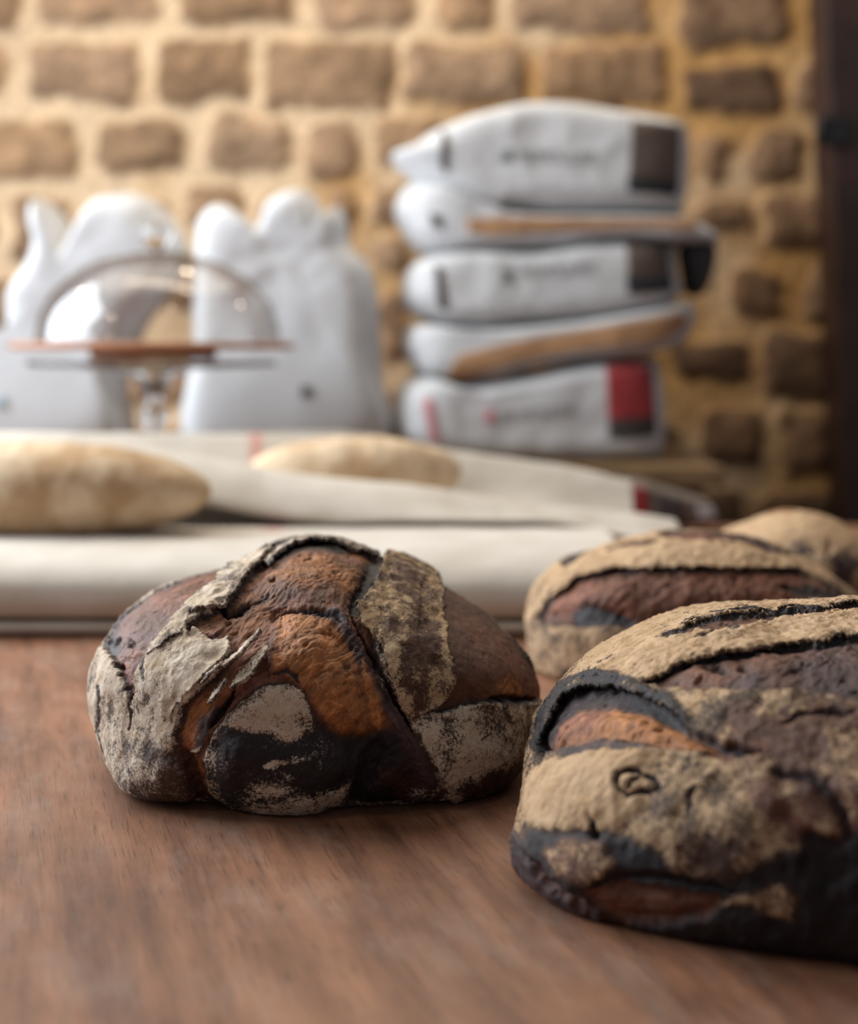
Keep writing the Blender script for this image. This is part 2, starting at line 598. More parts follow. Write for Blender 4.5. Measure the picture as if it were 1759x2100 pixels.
for (x0, y0, x1, y1, t) in STONES:
    c_ = np.array([(x0 + x1) / 2, (y0 + y1) / 2])
    h_ = np.array([(x1 - x0) / 2, (y1 - y0) / 2])
    idx = np.where((np.abs(Q[:, 0] - c_[0]) < h_[0] + 60) & (np.abs(Q[:, 1] - c_[1]) < h_[1] + 60))[0]
    if not len(idx):
        continue
    tilt = (rng.rand() - .5) * 0.10
    dx, dy = (Qn[idx] - c_).T
    dy = dy + dx * tilt
    rr = 34.0
    ax, ay = np.abs(dx) - h_[0] + rr, np.abs(dy) - h_[1] + rr
    s = rr - (np.hypot(np.maximum(ax, 0), np.maximum(ay, 0)) + np.minimum(np.maximum(ax, ay), 0))
    wgt = sstep(-2, 11, s)
    hh = wgt * (0.010 + 0.010 * sstep(0, 40, s))
    hgt[idx] = np.maximum(hgt[idx], hh)
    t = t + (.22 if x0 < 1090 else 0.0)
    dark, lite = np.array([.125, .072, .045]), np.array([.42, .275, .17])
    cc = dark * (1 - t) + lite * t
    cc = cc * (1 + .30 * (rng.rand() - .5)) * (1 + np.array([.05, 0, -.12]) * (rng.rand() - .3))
    k = (wgt > cov[idx])
    sel = idx[k]
    colw[sel] = cc
    cov[sel] = wgt[k]
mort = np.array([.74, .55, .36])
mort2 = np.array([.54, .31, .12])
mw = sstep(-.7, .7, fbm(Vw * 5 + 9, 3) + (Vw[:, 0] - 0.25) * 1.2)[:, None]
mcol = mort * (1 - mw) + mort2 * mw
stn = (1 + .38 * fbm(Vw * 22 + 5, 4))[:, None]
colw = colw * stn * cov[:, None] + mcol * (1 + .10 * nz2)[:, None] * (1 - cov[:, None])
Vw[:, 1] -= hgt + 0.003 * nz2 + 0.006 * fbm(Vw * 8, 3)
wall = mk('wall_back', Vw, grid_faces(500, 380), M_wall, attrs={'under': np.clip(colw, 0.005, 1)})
wall['kind'] = 'structure'

# dark wooden door post at the right end of the wall
tr = box('trim_1', (0.825, 2.80, -0.75), (1.10, 2.92, 1.55), M_post, bevel=0.006)
tr['kind'] = 'structure'
tr.rotation_euler = (0, math.radians(-2.3), 0)
tr.location = (-0.004, 0, 0)
hg = thing('door_hinge', 'small black iron hinge on the edge of the dark wooden post', 'hinge', at(1692, 268, 2.79))
hx, hy, hz = at(1692, 268, 2.79)
box('hinge_plate', (hx - .016, hy, hz - .028), (hx + .05, hy + .008, hz + .028), M_iron, hg, 0.002)
lathe('hinge_pin', [(0, -.03), (.006, -.03), (.006, .03), (0, .03)], (hx - .012, hy - .003, hz), M_iron, hg, 16)

# ------------------------------------------------------------------ table and bench
tb = thing('work_table', 'brown wooden bakery table with flour dust, under the dark crusty loaves', 'table', (0, 1.1, -0.75))
box('table_top', (-1.15, 0.12, -0.045), (1.05, 2.13, 0.0), M_wood, tb, 0.004)
box('apron', (-1.05, 0.22, -0.14), (0.95, 2.03, -0.0455), M_wood, tb, 0.003)
for sx, sy in ((-1.05, .22), (.87, .22), (-1.05, 1.95), (.87, 1.95)):
    box('leg', (sx, sy, -0.75), (sx + .08, sy + .08, -0.1405), M_wood, tb, 0.003)

bench = thing('wooden_bench', 'brown wooden counter against the stone wall carrying the flour sacks', 'counter', (0, 2.5, -0.75))
box('bench_top', (-1.3, 2.24, 0.045), (0.47, 2.90, 0.077), M_counter, bench, 0.004)
box('front_panel', (-1.28, 2.27, -0.75), (0.44, 2.30, 0.0449), M_counter, bench, 0.003)
box('side_panel', (0.42, 2.3005, -0.75), (0.44, 2.88, 0.0449), M_counter, bench, 0.003)
box('side_panel', (-1.28, 2.3005, -0.75), (-1.26, 2.88, 0.0449), M_counter, bench, 0.003)


# ------------------------------------------------------------------ sacks
def inflate(name, outline, d, depth, mat, parent, q=0.22, nr=46, amp=0.006, seed=0, nd=0.25, zmin=None, n=220):
    P = smooth_closed(outline, n)
    ref = d + depth * nd
    X_ = (P[:, 0] - CX) / F * ref
    Z_ = EYE - (P[:, 1] - HY) / F * ref
    c_ = np.array([X_.mean(), Z_.mean()])
    ts = np.linspace(0, PI, nr)
    m = len(P)
    V = np.zeros((nr, m, 3))
    for i, t in enumerate(ts):
        s = max(math.sin(t), 0.0) ** q if 0 < i < nr - 1 else 0.001
        V[i, :, 0] = c_[0] + (X_ - c_[0]) * s
        V[i, :, 2] = c_[1] + (Z_ - c_[1]) * s
        V[i, :, 1] = d + depth * 0.5 * (1 - math.cos(t))
    # extra rings so the front and back faces carry wrinkles too
    fr = []
    for s in np.linspace(0.02, 0.97, 22):
        R = np.zeros((m, 3))
        s0 = math.sin(ts[1]) ** q
        R[:, 0] = c_[0] + (X_ - c_[0]) * s * s0
        R[:, 2] = c_[1] + (Z_ - c_[1]) * s * s0
        R[:, 1] = d + depth * 0.5 * (1 - math.cos(ts[1])) * s ** 3
        fr.append(R)
    bk = [f.copy() for f in fr[::-1]]
    for f in bk:
        f[:, 1] = 2 * d + depth - f[:, 1]
    V = np.concatenate([np.array(fr), V[1:-1], np.array(bk)])
    n_r = len(V)
    V = V.reshape(-1, 3)
    cen = np.array([c_[0], d + depth / 2, c_[1]])
    dirv = V - cen
    dirv /= np.linalg.norm(dirv, axis=1)[:, None] + 1e-9
    wr = fbm(V * 9 + seed * 3.1, 3) * 0.6 + (1 - np.abs(fbm(V * 13 + seed * 7.7, 3))) * 0.7 - 0.35
    V = V + dirv * (wr * amp)[:, None]
    if zmin is not None:
        V[:, 2] = np.maximum(V[:, 2], zmin)
    Fc = grid_faces(n_r, m, wrap_v=True)
    nv = len(V)
    caps = np.array([V[:m].mean(0), V[-m:].mean(0)])
    V = np.concatenate([V, caps])
    j = np.arange(m)
    j2 = (j + 1) % m
    cf = np.concatenate([np.stack([j, j2, np.full(m, nv), np.full(m, nv)], 1)[:, :3],
                         np.stack([(n_r - 1) * m + j2, (n_r - 1) * m + j, np.full(m, nv + 1)], 1)])
    faces = [tuple(f) for f in Fc] + [tuple(f) for f in cf]
    return mk(name, V, faces, mat, parent), V, faces


def bvh_of(V, faces):
    return BVHTree.FromPolygons([tuple(v) for v in V], faces)


def drape(name, pts, d, bvh, mat, parent, off=0.0015, n=14):
    """printed patch lying on the front of a sack; pts: four corners (x, y)"""
    a, b_, c_, e = [np.array(p, float) for p in pts]
    V = []
    for i in range(n):
        u = i / (n - 1)
        for j in range(n):
            v = j / (n - 1)
            p = (a * (1 - u) + b_ * u) * (1 - v) + (e * (1 - u) + c_ * u) * v
            x, _, z = at(p[0], p[1], d + 0.04)
            h = bvh.ray_cast(Vector((x, d - 0.5, z)), Vector((0, 1, 0)))
            y = h[0].y if h[0] is not None else d + 0.06
            V.append((x, y - off, z))
    o = mk(name, V, grid_faces(n, n).copy(), mat, parent)
    sm = o.modifiers.new('solid', 'SOLIDIFY')
    sm.thickness = 0.0008
    return o


def drape_poly(name, outline, d, bvh, mat, parent, off=0.0015, n=60):
    """patch between an upper and a lower edge: outline = (upper points, lower points) left to right"""
    up, lo = [np.array(p, float) for p in outline]
    V = []
    k = 8
    for i in range(n):
        u = i / (n - 1)
        xu = up[0, 0] + (up[-1, 0] - up[0, 0]) * u
        xl = lo[0, 0] + (lo[-1, 0] - lo[0, 0]) * u
        yu = np.interp(xu, up[:, 0], up[:, 1])
        yl = np.interp(xl, lo[:, 0], lo[:, 1])
        for j in range(k):
            v = j / (k - 1)
            x, _, z = at(xu * (1 - v) + xl * v, yu * (1 - v) + yl * v, d + 0.04)
            h = bvh.ray_cast(Vector((x, d - 0.5, z)), Vector((0, 1, 0)))
            y = h[0].y if h[0] is not None else d + 0.06
            V.append((x, y - off, z))
    o = mk(name, V, grid_faces(n, k).copy(), mat, parent)
    sm = o.modifiers.new('solid', 'SOLIDIFY')
    sm.thickness = 0.0008
    return o


def drape_text(txt, x0, y0, x1, h, d, bvh, mat, parent, slope=0.0):
    cu = bpy.data.curves.new('lettering', 'FONT')
    cu.body = txt
    cu.extrude = 0.0
    cu.resolution_u = 3
    tmp = bpy.data.objects.new('lettering', cu)
    COL.objects.link(tmp)
    dg = bpy.context.evaluated_depsgraph_get()
    dg.update()
    me = bpy.data.meshes.new_from_object(tmp.evaluated_get(dg))
    V = np.array([v.co[:] for v in me.vertices])
    faces = [tuple(p.vertices) for p in me.polygons]
    bpy.data.objects.remove(tmp)
    lo, hi = V.min(0), V.max(0)
    P = []
    for v in V:
        u = (v[0] - lo[0]) / (hi[0] - lo[0])
        t = (v[1] - lo[1]) / (hi[1] - lo[1])
        px = x0 + (x1 - x0) * u
        py = y0 - t * h + slope * u
        x, _, z = at(px, py, d + 0.04)
        hh = bvh.ray_cast(Vector((x, d - 0.5, z)), Vector((0, 1, 0)))
        y = hh[0].y if hh[0] is not None else d + .06
        P.append((x, y - 0.002, z))
    return mk('lettering', P, faces, mat, parent, smooth=False)


SD = 2.33
SG = 'flour sacks stacked in front of the stone wall'


def sack(label, outline, seed, depth=0.33, amp=0.006, d=SD, zmin=None, group=SG, nd=0.15, mat=None):
    o = np.array(outline)
    t = thing('flour_sack', label, 'sack', at(o[:, 0].mean(), o[:, 1].max(), d + depth / 2), group)
    body, V, fc = inflate('sack_body', outline, d, depth, mat or M_white, t, seed=seed, amp=amp, zmin=zmin, nd=nd)
    return t, bvh_of(V, fc)


S1 = [(800, 310), (850, 288), (890, 258), (950, 232), (1030, 212), (1100, 200), (1180, 203), (1300, 222), (1400, 240),
      (1424, 258), (1424, 330), (1415, 418), (1385, 437), (1200, 440), (1050, 434), (985, 440), (925, 415), (880, 385), (838, 350)]
S2 = [(808, 415), (830, 376), (880, 372), (960, 420), (1100, 440), (1250, 440), (1420, 444), (1492, 480), (1460, 497),
      (1300, 492), (1150, 508), (1000, 512), (900, 518), (850, 505), (820, 460)]
S3 = [(822, 590), (835, 545), (880, 517), (960, 505), (1100, 512), (1250, 492), (1385, 500), (1405, 560), (1412, 600),
      (1350, 633), (1200, 655), (1050, 668), (950, 670), (870, 655), (830, 630)]
S4 = [(826, 700), (850, 664), (950, 672), (1100, 664), (1250, 645), (1390, 622), (1440, 622), (1425, 690), (1350, 722),
      (1150, 742), (1000, 775), (920, 783), (860, 772), (835, 745)]
S5 = [(803, 850), (818, 795), (868, 768), (950, 787), (1100, 764), (1240, 737), (1345, 735), (1367, 760), (1373, 925),
      (1300, 946), (1100, 948), (950, 940), (850, 925), (810, 895)]

t, bv = sack('white flour sack with brown label, topmost of the lying stack', S1, 1)
lb = drape('printed_label', [(1288, 252), (1392, 262), (1388, 378), (1282, 372)], SD, bv, M_lbrown, t)
lb['label'] = 'brown printed label'
drape('label_band', [(1278, 368), (1390, 374), (1382, 404), (1280, 400)], SD, bv, M_lblack, lb, 0.003)['label'] = 'black band under the label'
drape_text('PE MOULINS', 1062, 338, 1216, 24, SD, bv, M_ink, t, 6)
drape('emblem', [(1027, 314), (1045, 314), (1045, 338), (1027, 338)], SD, bv, M_ink, t, 0.002, 5)
drape('end_stripe', [(905, 270), (918, 285), (916, 362), (902, 345)], SD, bv, M_ldark, t, 0.002)

t, bv = sack('white flour sack with brown kraft side, directly under the topmost sack', S2, 2)
drape_poly('kraft_gusset', ([(955, 455), (1010, 449), (1200, 452), (1425, 452)], [(958, 478), (1000, 488), (1150, 478), (1300, 472), (1425, 474)]), SD, bv, M_kraft, t)['label'] = 'brown kraft paper side'
drape('end_stripe', [(880, 440), (902, 448), (908, 474), (886, 466)], SD, bv, M_ldark, t, 0.002)

t, bv = sack('white flour sack with brown label, middle of the lying stack', S3, 3)
lb = drape('printed_label', [(1277, 502), (1368, 508), (1372, 576), (1280, 574)], SD, bv, M_lbrown, t)
lb['label'] = 'brown printed label'
drape('label_band', [(1276, 568), (1374, 566), (1374, 598), (1280, 606)], SD, bv, M_lblack, lb, 0.003)['label'] = 'black band under the label'
drape_text('PE MOULINS', 1068, 575, 1212, 24, SD, bv, M_ink, t, -10)
drape('emblem', [(1027, 556), (1045, 555), (1045, 580), (1027, 581)], SD, bv, M_ink, t, 0.002, 5)
drape('end_stripe', [(890, 545), (905, 550), (918, 640), (898, 630)], SD, bv, M_ldark, t, 0.002)
inflate('shadow_gap_piece', [(1404, 498), (1465, 500), (1462, 560), (1440, 605), (1418, 600), (1408, 560)], SD + .06, .12, M_lblack, t, amp=0.001, n=60, nr=12)[0]['label'] = 'dark piece put in for a shadow gap'  # added dark shape standing in for the shadow gap beside the sack

t, bv = sack('white flour sack with wide tan kraft side, on top of the red labelled sack', S4, 4)
drape_poly('kraft_gusset', ([(918, 762), (940, 728), (1050, 700), (1200, 674), (1400, 640)], [(926, 780), (960, 776), (1050, 745), (1150, 722), (1340, 702), (1408, 670)]), SD, bv, M_kraft, t)['label'] = 'tan kraft paper side'

t, bv = sack('white flour sack with red label, lowest of the lying stack', S5, 5, zmin=0.0775)
lb = drape('printed_label', [(1236, 742), (1334, 740), (1340, 862), (1240, 862)], SD, bv, M_lred, t)
lb['label'] = 'red printed label'
drape('label_band', [(1240, 858), (1342, 854), (1342, 892), (1242, 897)], SD, bv, M_ldark, lb, 0.003)['label'] = 'charcoal band on the red label'
drape_text('PE MOULINS', 1028, 866, 1176, 24, SD, bv, M_ink, t, -18)
drape('emblem', [(992, 842), (1012, 840), (1012, 862), (992, 864)], SD, bv, M_pink, t, 0.002, 5)
drape('end_stripe', [(868, 815), (882, 815), (900, 905), (884, 900)], SD, bv, M_pink, t, 0.002)

# upright sacks on the left
UG = 'white paper sacks standing upright at the left'
BA = [(-75, 945), (-78, 800), (-55, 735), (5, 705), (17, 660), (22, 600), (60, 540), (76, 490), (66, 440), (72, 408), (92, 425), (112, 470), (130, 510),
      (155, 480), (182, 430), (215, 398), (290, 402), (335, 440), (366, 490), (374, 540), (335, 600), (290, 660), (255, 740), (240, 820), (232, 945)]
t, bv = sack('tall white paper sack with crumpled top behind the glass dome', BA, 11, depth=0.22, amp=0.007, d=2.36, zmin=0.0775, group=None, nd=0.3)
tA, bvA = t, bv
BB = [(398, 945), (394, 700), (398, 560), (402, 480), (412, 440), (440, 418), (478, 428), (505, 470), (535, 455), (555, 410),
      (610, 388), (650, 415), (672, 470), (688, 425), (704, 450), (708, 500), (750, 545), (772, 620), (778, 760), (784, 945)]
t, bv = sack('white paper sack with peaked folded top, beside the stacked sacks', BB, 12, depth=0.24, amp=0.007, d=2.34, zmin=0.0775, group=None, nd=0.3)
drape('printed_dot', [(622, 790), (642, 790), (642, 812), (622, 812)], 2.34, bv, M_ldark, t, 0.003, 5)
drape('printed_spot', [(5, 812), (25, 812), (25, 835), (5, 835)], 2.36, bvA, M_blueink, tA, 0.003, 5)

# sack lying on the table behind the cloth
BD = [(1150, 1075), (1150, 1000), (1230, 985), (1310, 985), (1360, 1000), (1410, 1014), (1452, 1028), (1466, 1050), (1440, 1078)]
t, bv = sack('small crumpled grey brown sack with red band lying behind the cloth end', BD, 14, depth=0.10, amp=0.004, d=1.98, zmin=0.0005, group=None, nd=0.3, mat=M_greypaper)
drape('red_band', [(1272, 990), (1316, 996), (1322, 1072), (1272, 1072)], 1.98, bv, M_lred, t, 0.002)
drape('dark_print', [(1335, 1003), (1380, 1016), (1400, 1074), (1338, 1074)], 1.98, bv, M_ldark, t, 0.002)
drape('painted_highlight', [(1418, 1030), (1452, 1034), (1462, 1054), (1424, 1056)], 1.98, bv, M_white, t, 0.003)  # bright highlight on the sack end, painted as a white patch

# ------------------------------------------------------------------ cake stand
SC = (at(315, 700, 2.04)[0], 2.04, 0.0005)
stc = thing('cake_stand', 'footed glass cake stand holding the wooden board and glass dome', 'cake stand', SC)
zp = EYE - (748 - HY) / F * 1.84     # plate rim height
lathe('glass_plate', [(0.0, zp - .012), (.10, zp - .008), (.176, zp - .004), (.180, zp), (.176, zp + .003), (.10, zp - .001), (0.0, zp - .002)], SC, M_glass, stc)
lathe('stem', [(0.0, .012), (.020, .016), (.013, .05), (.012, .09), (.020, .105), (.024, .118), (.019, .132), (.012, .142), (.014, .155), (.022, .165), (.015, .178), (.012, .19), (.03, zp - .018), (.06, zp - .0125), (0.0, zp - .0125)], SC, M_glass, stc, 48)
lathe('foot', [(0.0, 0.0), (.085, 0.0), (.088, .003), (.06, .007), (.02, .0115), (0, .0118)], SC, M_glass, stc, 64)
bo = thing('cake_board', 'round brown wooden board on the glass cake stand', 'board', (SC[0], SC[1], zp))
lathe('turned_collar', [(0, zp + .0035), (.086, zp + .0035), (.090, zp + .006), (.090, zp + .019), (0, zp + .019)], SC, M_board, bo)
lathe('board_top', [(0, zp + .0195), (.198, zp + .0195), (.202, zp + .0225), (.202, zp + .0265), (.198, zp + .029), (0, zp + .029)], SC, M_board, bo)
zb = zp + .0295
dm = thing('glass_dome', 'clear glass dome with a round knob on the wooden board', 'cloche', (SC[0], SC[1], zb))
DR, DH = 0.172, 0.121
prof = [(DR * 1.01, 0.0), (DR * 1.015, .004), (DR, .008)] + [(DR * math.cos(a) ** 0.9, .008 + DH * math.sin(a)) for a in np.linspace(0.02, PI / 2 - 0.001, 48)]
lathe('dome_shell', prof, (SC[0] + .008, SC[1], zb), M_dome, dm, 128)
kz = zb + DH + .0085
lathe('knob', [(0, 0), (.009, .0), (.008, .006), (.015, .012), (.021, .022), (.021, .032), (.014, .041), (0, .044)], (SC[0] + .004, SC[1], kz), M_glass, dm, 48)

# ------------------------------------------------------------------ linen couche
nx = 420


def cloth():
    # control rows: (y, z) of the cloth section, given at several columns; crest rows follow the folds
    def crest(pts, d, x):
        P = np.array(pts, float)
        px = CX + x / d * F
        return EYE - (np.interp(px, P[:, 0], P[:, 1]) - HY) / F * d
    r1 = [(-400, 880), (150, 888), (350, 925), (550, 962), (750, 985), (900, 1003), (1100, 1038), (1300, 1054), (1380, 1064), (1405, 1076), (1420, 1095)]
    r2 = [(-400, 892), (400, 892), (700, 900), (790, 905), (1000, 938), (1150, 957), (1300, 990), (1330, 1010)]
    r3 = [(-400, 888), (700, 888), (790, 897), (900, 935), (1300, 1030)]
    xl = -0.62
    rows = []
    u = np.linspace(0, 1, nx)
    for key in range(1):
        pass
    # right limit of the cloth for each control row
    spec = [
        # y, z (number or crest), right limit x, shift with x
        (1.318, 0.001, .175), (1.304, 0.003, .18), (1.3005, 0.009, .18), (1.304, 0.0125, .18), (1.325, 0.0140, .18),
        (1.322, 0.0155, .18), (1.304, 0.019, .18), (1.2985, 0.033, .18), (1.303, 0.050, .18), (1.322, 0.063, .18),
        (1.36, 0.0715, .183), (1.42, 0.0725, .188), (1.48, 0.0715, .190), (1.545, 0.069, .192), (1.610, 0.064, .20),
        (1.655, 0.066, .22), (1.640, 'm', .24), (1.606, 'a', .262), (1.574, 'b', .283), (1.596, 'c', .286), (1.640, 'd', .286), (1.668, 'e', .275),
        (1.695, .074, .255), (1.740, .070, .25), (1.762, 'f', .255), (1.800, 'g', .258), (1.812, 'h', .256),
        (1.825, .085, .22), (1.855, .080, .10), (1.880, 'i', .04), (1.885, 'j', -.02), (1.900, 'k', -.02), (1.922, .03, .0), (1.927, .001, .02)
]
    V = []
    for (y, z, xr) in spec:
        x = xl + (xr - xl) * u
        zz = z
        if isinstance(z, str):
            c1, c2, c3 = crest(r1, 1.640, x), crest(r2, 1.80, x), crest(r3, 1.885, x)
            lowf = .068 - .026 * sstep(.10, .28, x)
            lip = np.maximum(c1 - .042, lowf + .006)
            zz = {'m': lowf + (lip - lowf) * .5, 'a': np.maximum(lip - .010, lowf + .001), 'b': lip, 'c': np.maximum(c1 - .016, lip), 'd': np.maximum(c1, lip), 'e': lowf + (c1 - lowf) * .55,
                  'f': lowf + (c2 - lowf) * .25, 'g': c2, 'h': lowf + (c2 - lowf) * .85,
                  'i': lowf + (c3 - lowf) * .6, 'j': c3, 'k': lowf + (c3 - lowf) * .8}[z]
        else:
            zz = np.full(nx, float(z))
            if y > 1.6 and z > .05:
                zz = zz - .026 * sstep(.10, .28, x)
        V.append(np.stack([x, np.full(nx, y), zz], 1))
    C_ = np.array(V)
    # spline along the section
    out = []
    per = 12
    n = len(C_)
    for i in range(n - 1):
        p0, p1, p2, p3 = C_[max(i - 1, 0)], C_[i], C_[i + 1], C_[min(i + 2, n - 1)]
        for k in range(per):
            t = k / per
            lin = p1 * (1 - t) + p2 * t
            cr = 0.5 * ((2 * p1) + (-p0 + p2) * t + (2 * p0 - 5 * p1 + 4 * p2 - p3) * t * t + (-p0 + 3 * p1 - 3 * p2 + p3) * t ** 3)
            out.append(0.9 * cr + 0.1 * lin)
    out.append(C_[-1])
    G = np.array(out)
    nr = len(G)
    P = G.reshape(-1, 3)
    # soft undulation
    soft = sstep(0.012, 0.04, P[:, 2])
    P[:, 2] += soft * 0.0022 * fbm(P * np.array([9, 9, 9]) + 4, 3)
    P[:, 1] += soft * 0.004 * fbm(P * np.array([6, 10, 14]) + 60, 3)
    P[:, 2] = np.maximum(P[:, 2], 0.0006)
    # taper the right end down so the folds close
    Q_ = project(P)
    st_ = np.zeros(len(P))
    w_ = (P[:, 1] > 1.78) & (P[:, 1] < 1.815) & (P[:, 2] > .1)
    st_[w_] = 0.6 * np.exp(-((Q_[w_, 0] - 525) / 14) ** 2)
    w_ = (P[:, 1] > 1.50) & (P[:, 1] < 1.57) & (P[:, 2] < .076)
    st_[w_] = 0.45 * np.exp(-((Q_[w_, 0] - 560) / 22) ** 2)
    o = mk('linen_couche', P, grid_faces(nr, nx)[:, ::-1].copy(), M_linen, attrs={'stripe': st_})
    so = o.modifiers.new('solid', 'SOLIDIFY')
    so.thickness = 0.0022
    so.offset = -1
    return tag(o, 'cream linen cloth laid in folds under the dough on the table', 'cloth')


cloth()


# ------------------------------------------------------------------ dough
def blob(name, c, r, mat, p=2.3, n=80, seed=0, amp=0.004, parent=None):
    D, Fc = cube_sphere(n)
    P = np.abs(D / np.array(r))
    rad = 1 / ((P ** p).sum(1) ** (1 / p))
    V = D * rad[:, None]
    V = V + D * (amp * fbm(V * 18 + seed * 5.3, 4))[:, None]
    V[:, 2] = np.maximum(V[:, 2], -r[2] * 0.80)
    return mk(name, V + np.array(c), Fc, mat, parent)


def cube_sphere(n):
    t = np.tan(np.linspace(-1, 1, n + 1) * PI / 4)
    A, B = np.meshgrid(t, t, indexing='ij')
    o = np.ones_like(A)
    pts, fcs = [], []
    gf = grid_faces(n + 1, n + 1)
    for k, (x, y, z) in enumerate(((o, A, B), (-o, B, A), (B, o, A), (A, -o, B), (A, B, o), (B, A, -o))):
        pts.append(np.stack([x, y, z], -1).reshape(-1, 3))
        fcs.append(gf + k * (n + 1) ** 2)
    P = np.concatenate(pts)
    P /= np.linalg.norm(P, axis=1)[:, None]
    Fc = np.concatenate(fcs)
    key = np.round(P * 1e5).astype(np.int64)
    _, first, inv = np.unique(key, axis=0, return_index=True, return_inverse=True)
    return P[first], inv.ravel()[Fc]


DG = None
c1 = at(75, 1010, 1.505)
d1 = blob('dough_round', (c1[0], 1.505, 0.0745 + .040), (.185, .074, .052), M_dough, 2.0, seed=1)
tag(d1, 'large floured raw dough piece at the left end of the linen cloth', 'dough')
c2 = at(725, 960, 1.69)
d2 = blob('dough_round', (c2[0], 1.728, .075 + .038), (.130, .042, .045), M_dough, 2.05, seed=2)
tag(d2, 'floured raw dough piece half hidden behind the front fold of linen', 'dough')


# ------------------------------------------------------------------ loaves
def vnormals(V, Fc):
    a, b_, c_, d_ = V[Fc[:, 0]], V[Fc[:, 1]], V[Fc[:, 2]], V[Fc[:, 3]]
    n = np.cross(c_ - a, d_ - b_)
    out = np.zeros_like(V)
    for k in range(4):
        for ax in range(3):
            out[:, ax] += np.bincount(Fc[:, k], n[:, ax], minlength=len(V))
    out /= np.linalg.norm(out, axis=1)[:, None] + 1e-12
    return out


BR = np.array([.17, .070, .040])      # deep brown bake
OR = np.array([.50, .205, .070])       # orange torn crumb
RB = np.array([.29, .118, .070])      # reddish brown
DK = np.array([.022, .016, .018])      # char; also shade painted in holes and under crust lips
PU = np.array([.055, .034, .036])      # purple brown char
MB = np.array([.085, .050, .036])      # brown crust under flour


def relax_clamp(z, lo, soft=0.006):
    return lo + soft * np.logaddexp(0, (z - lo) / soft)


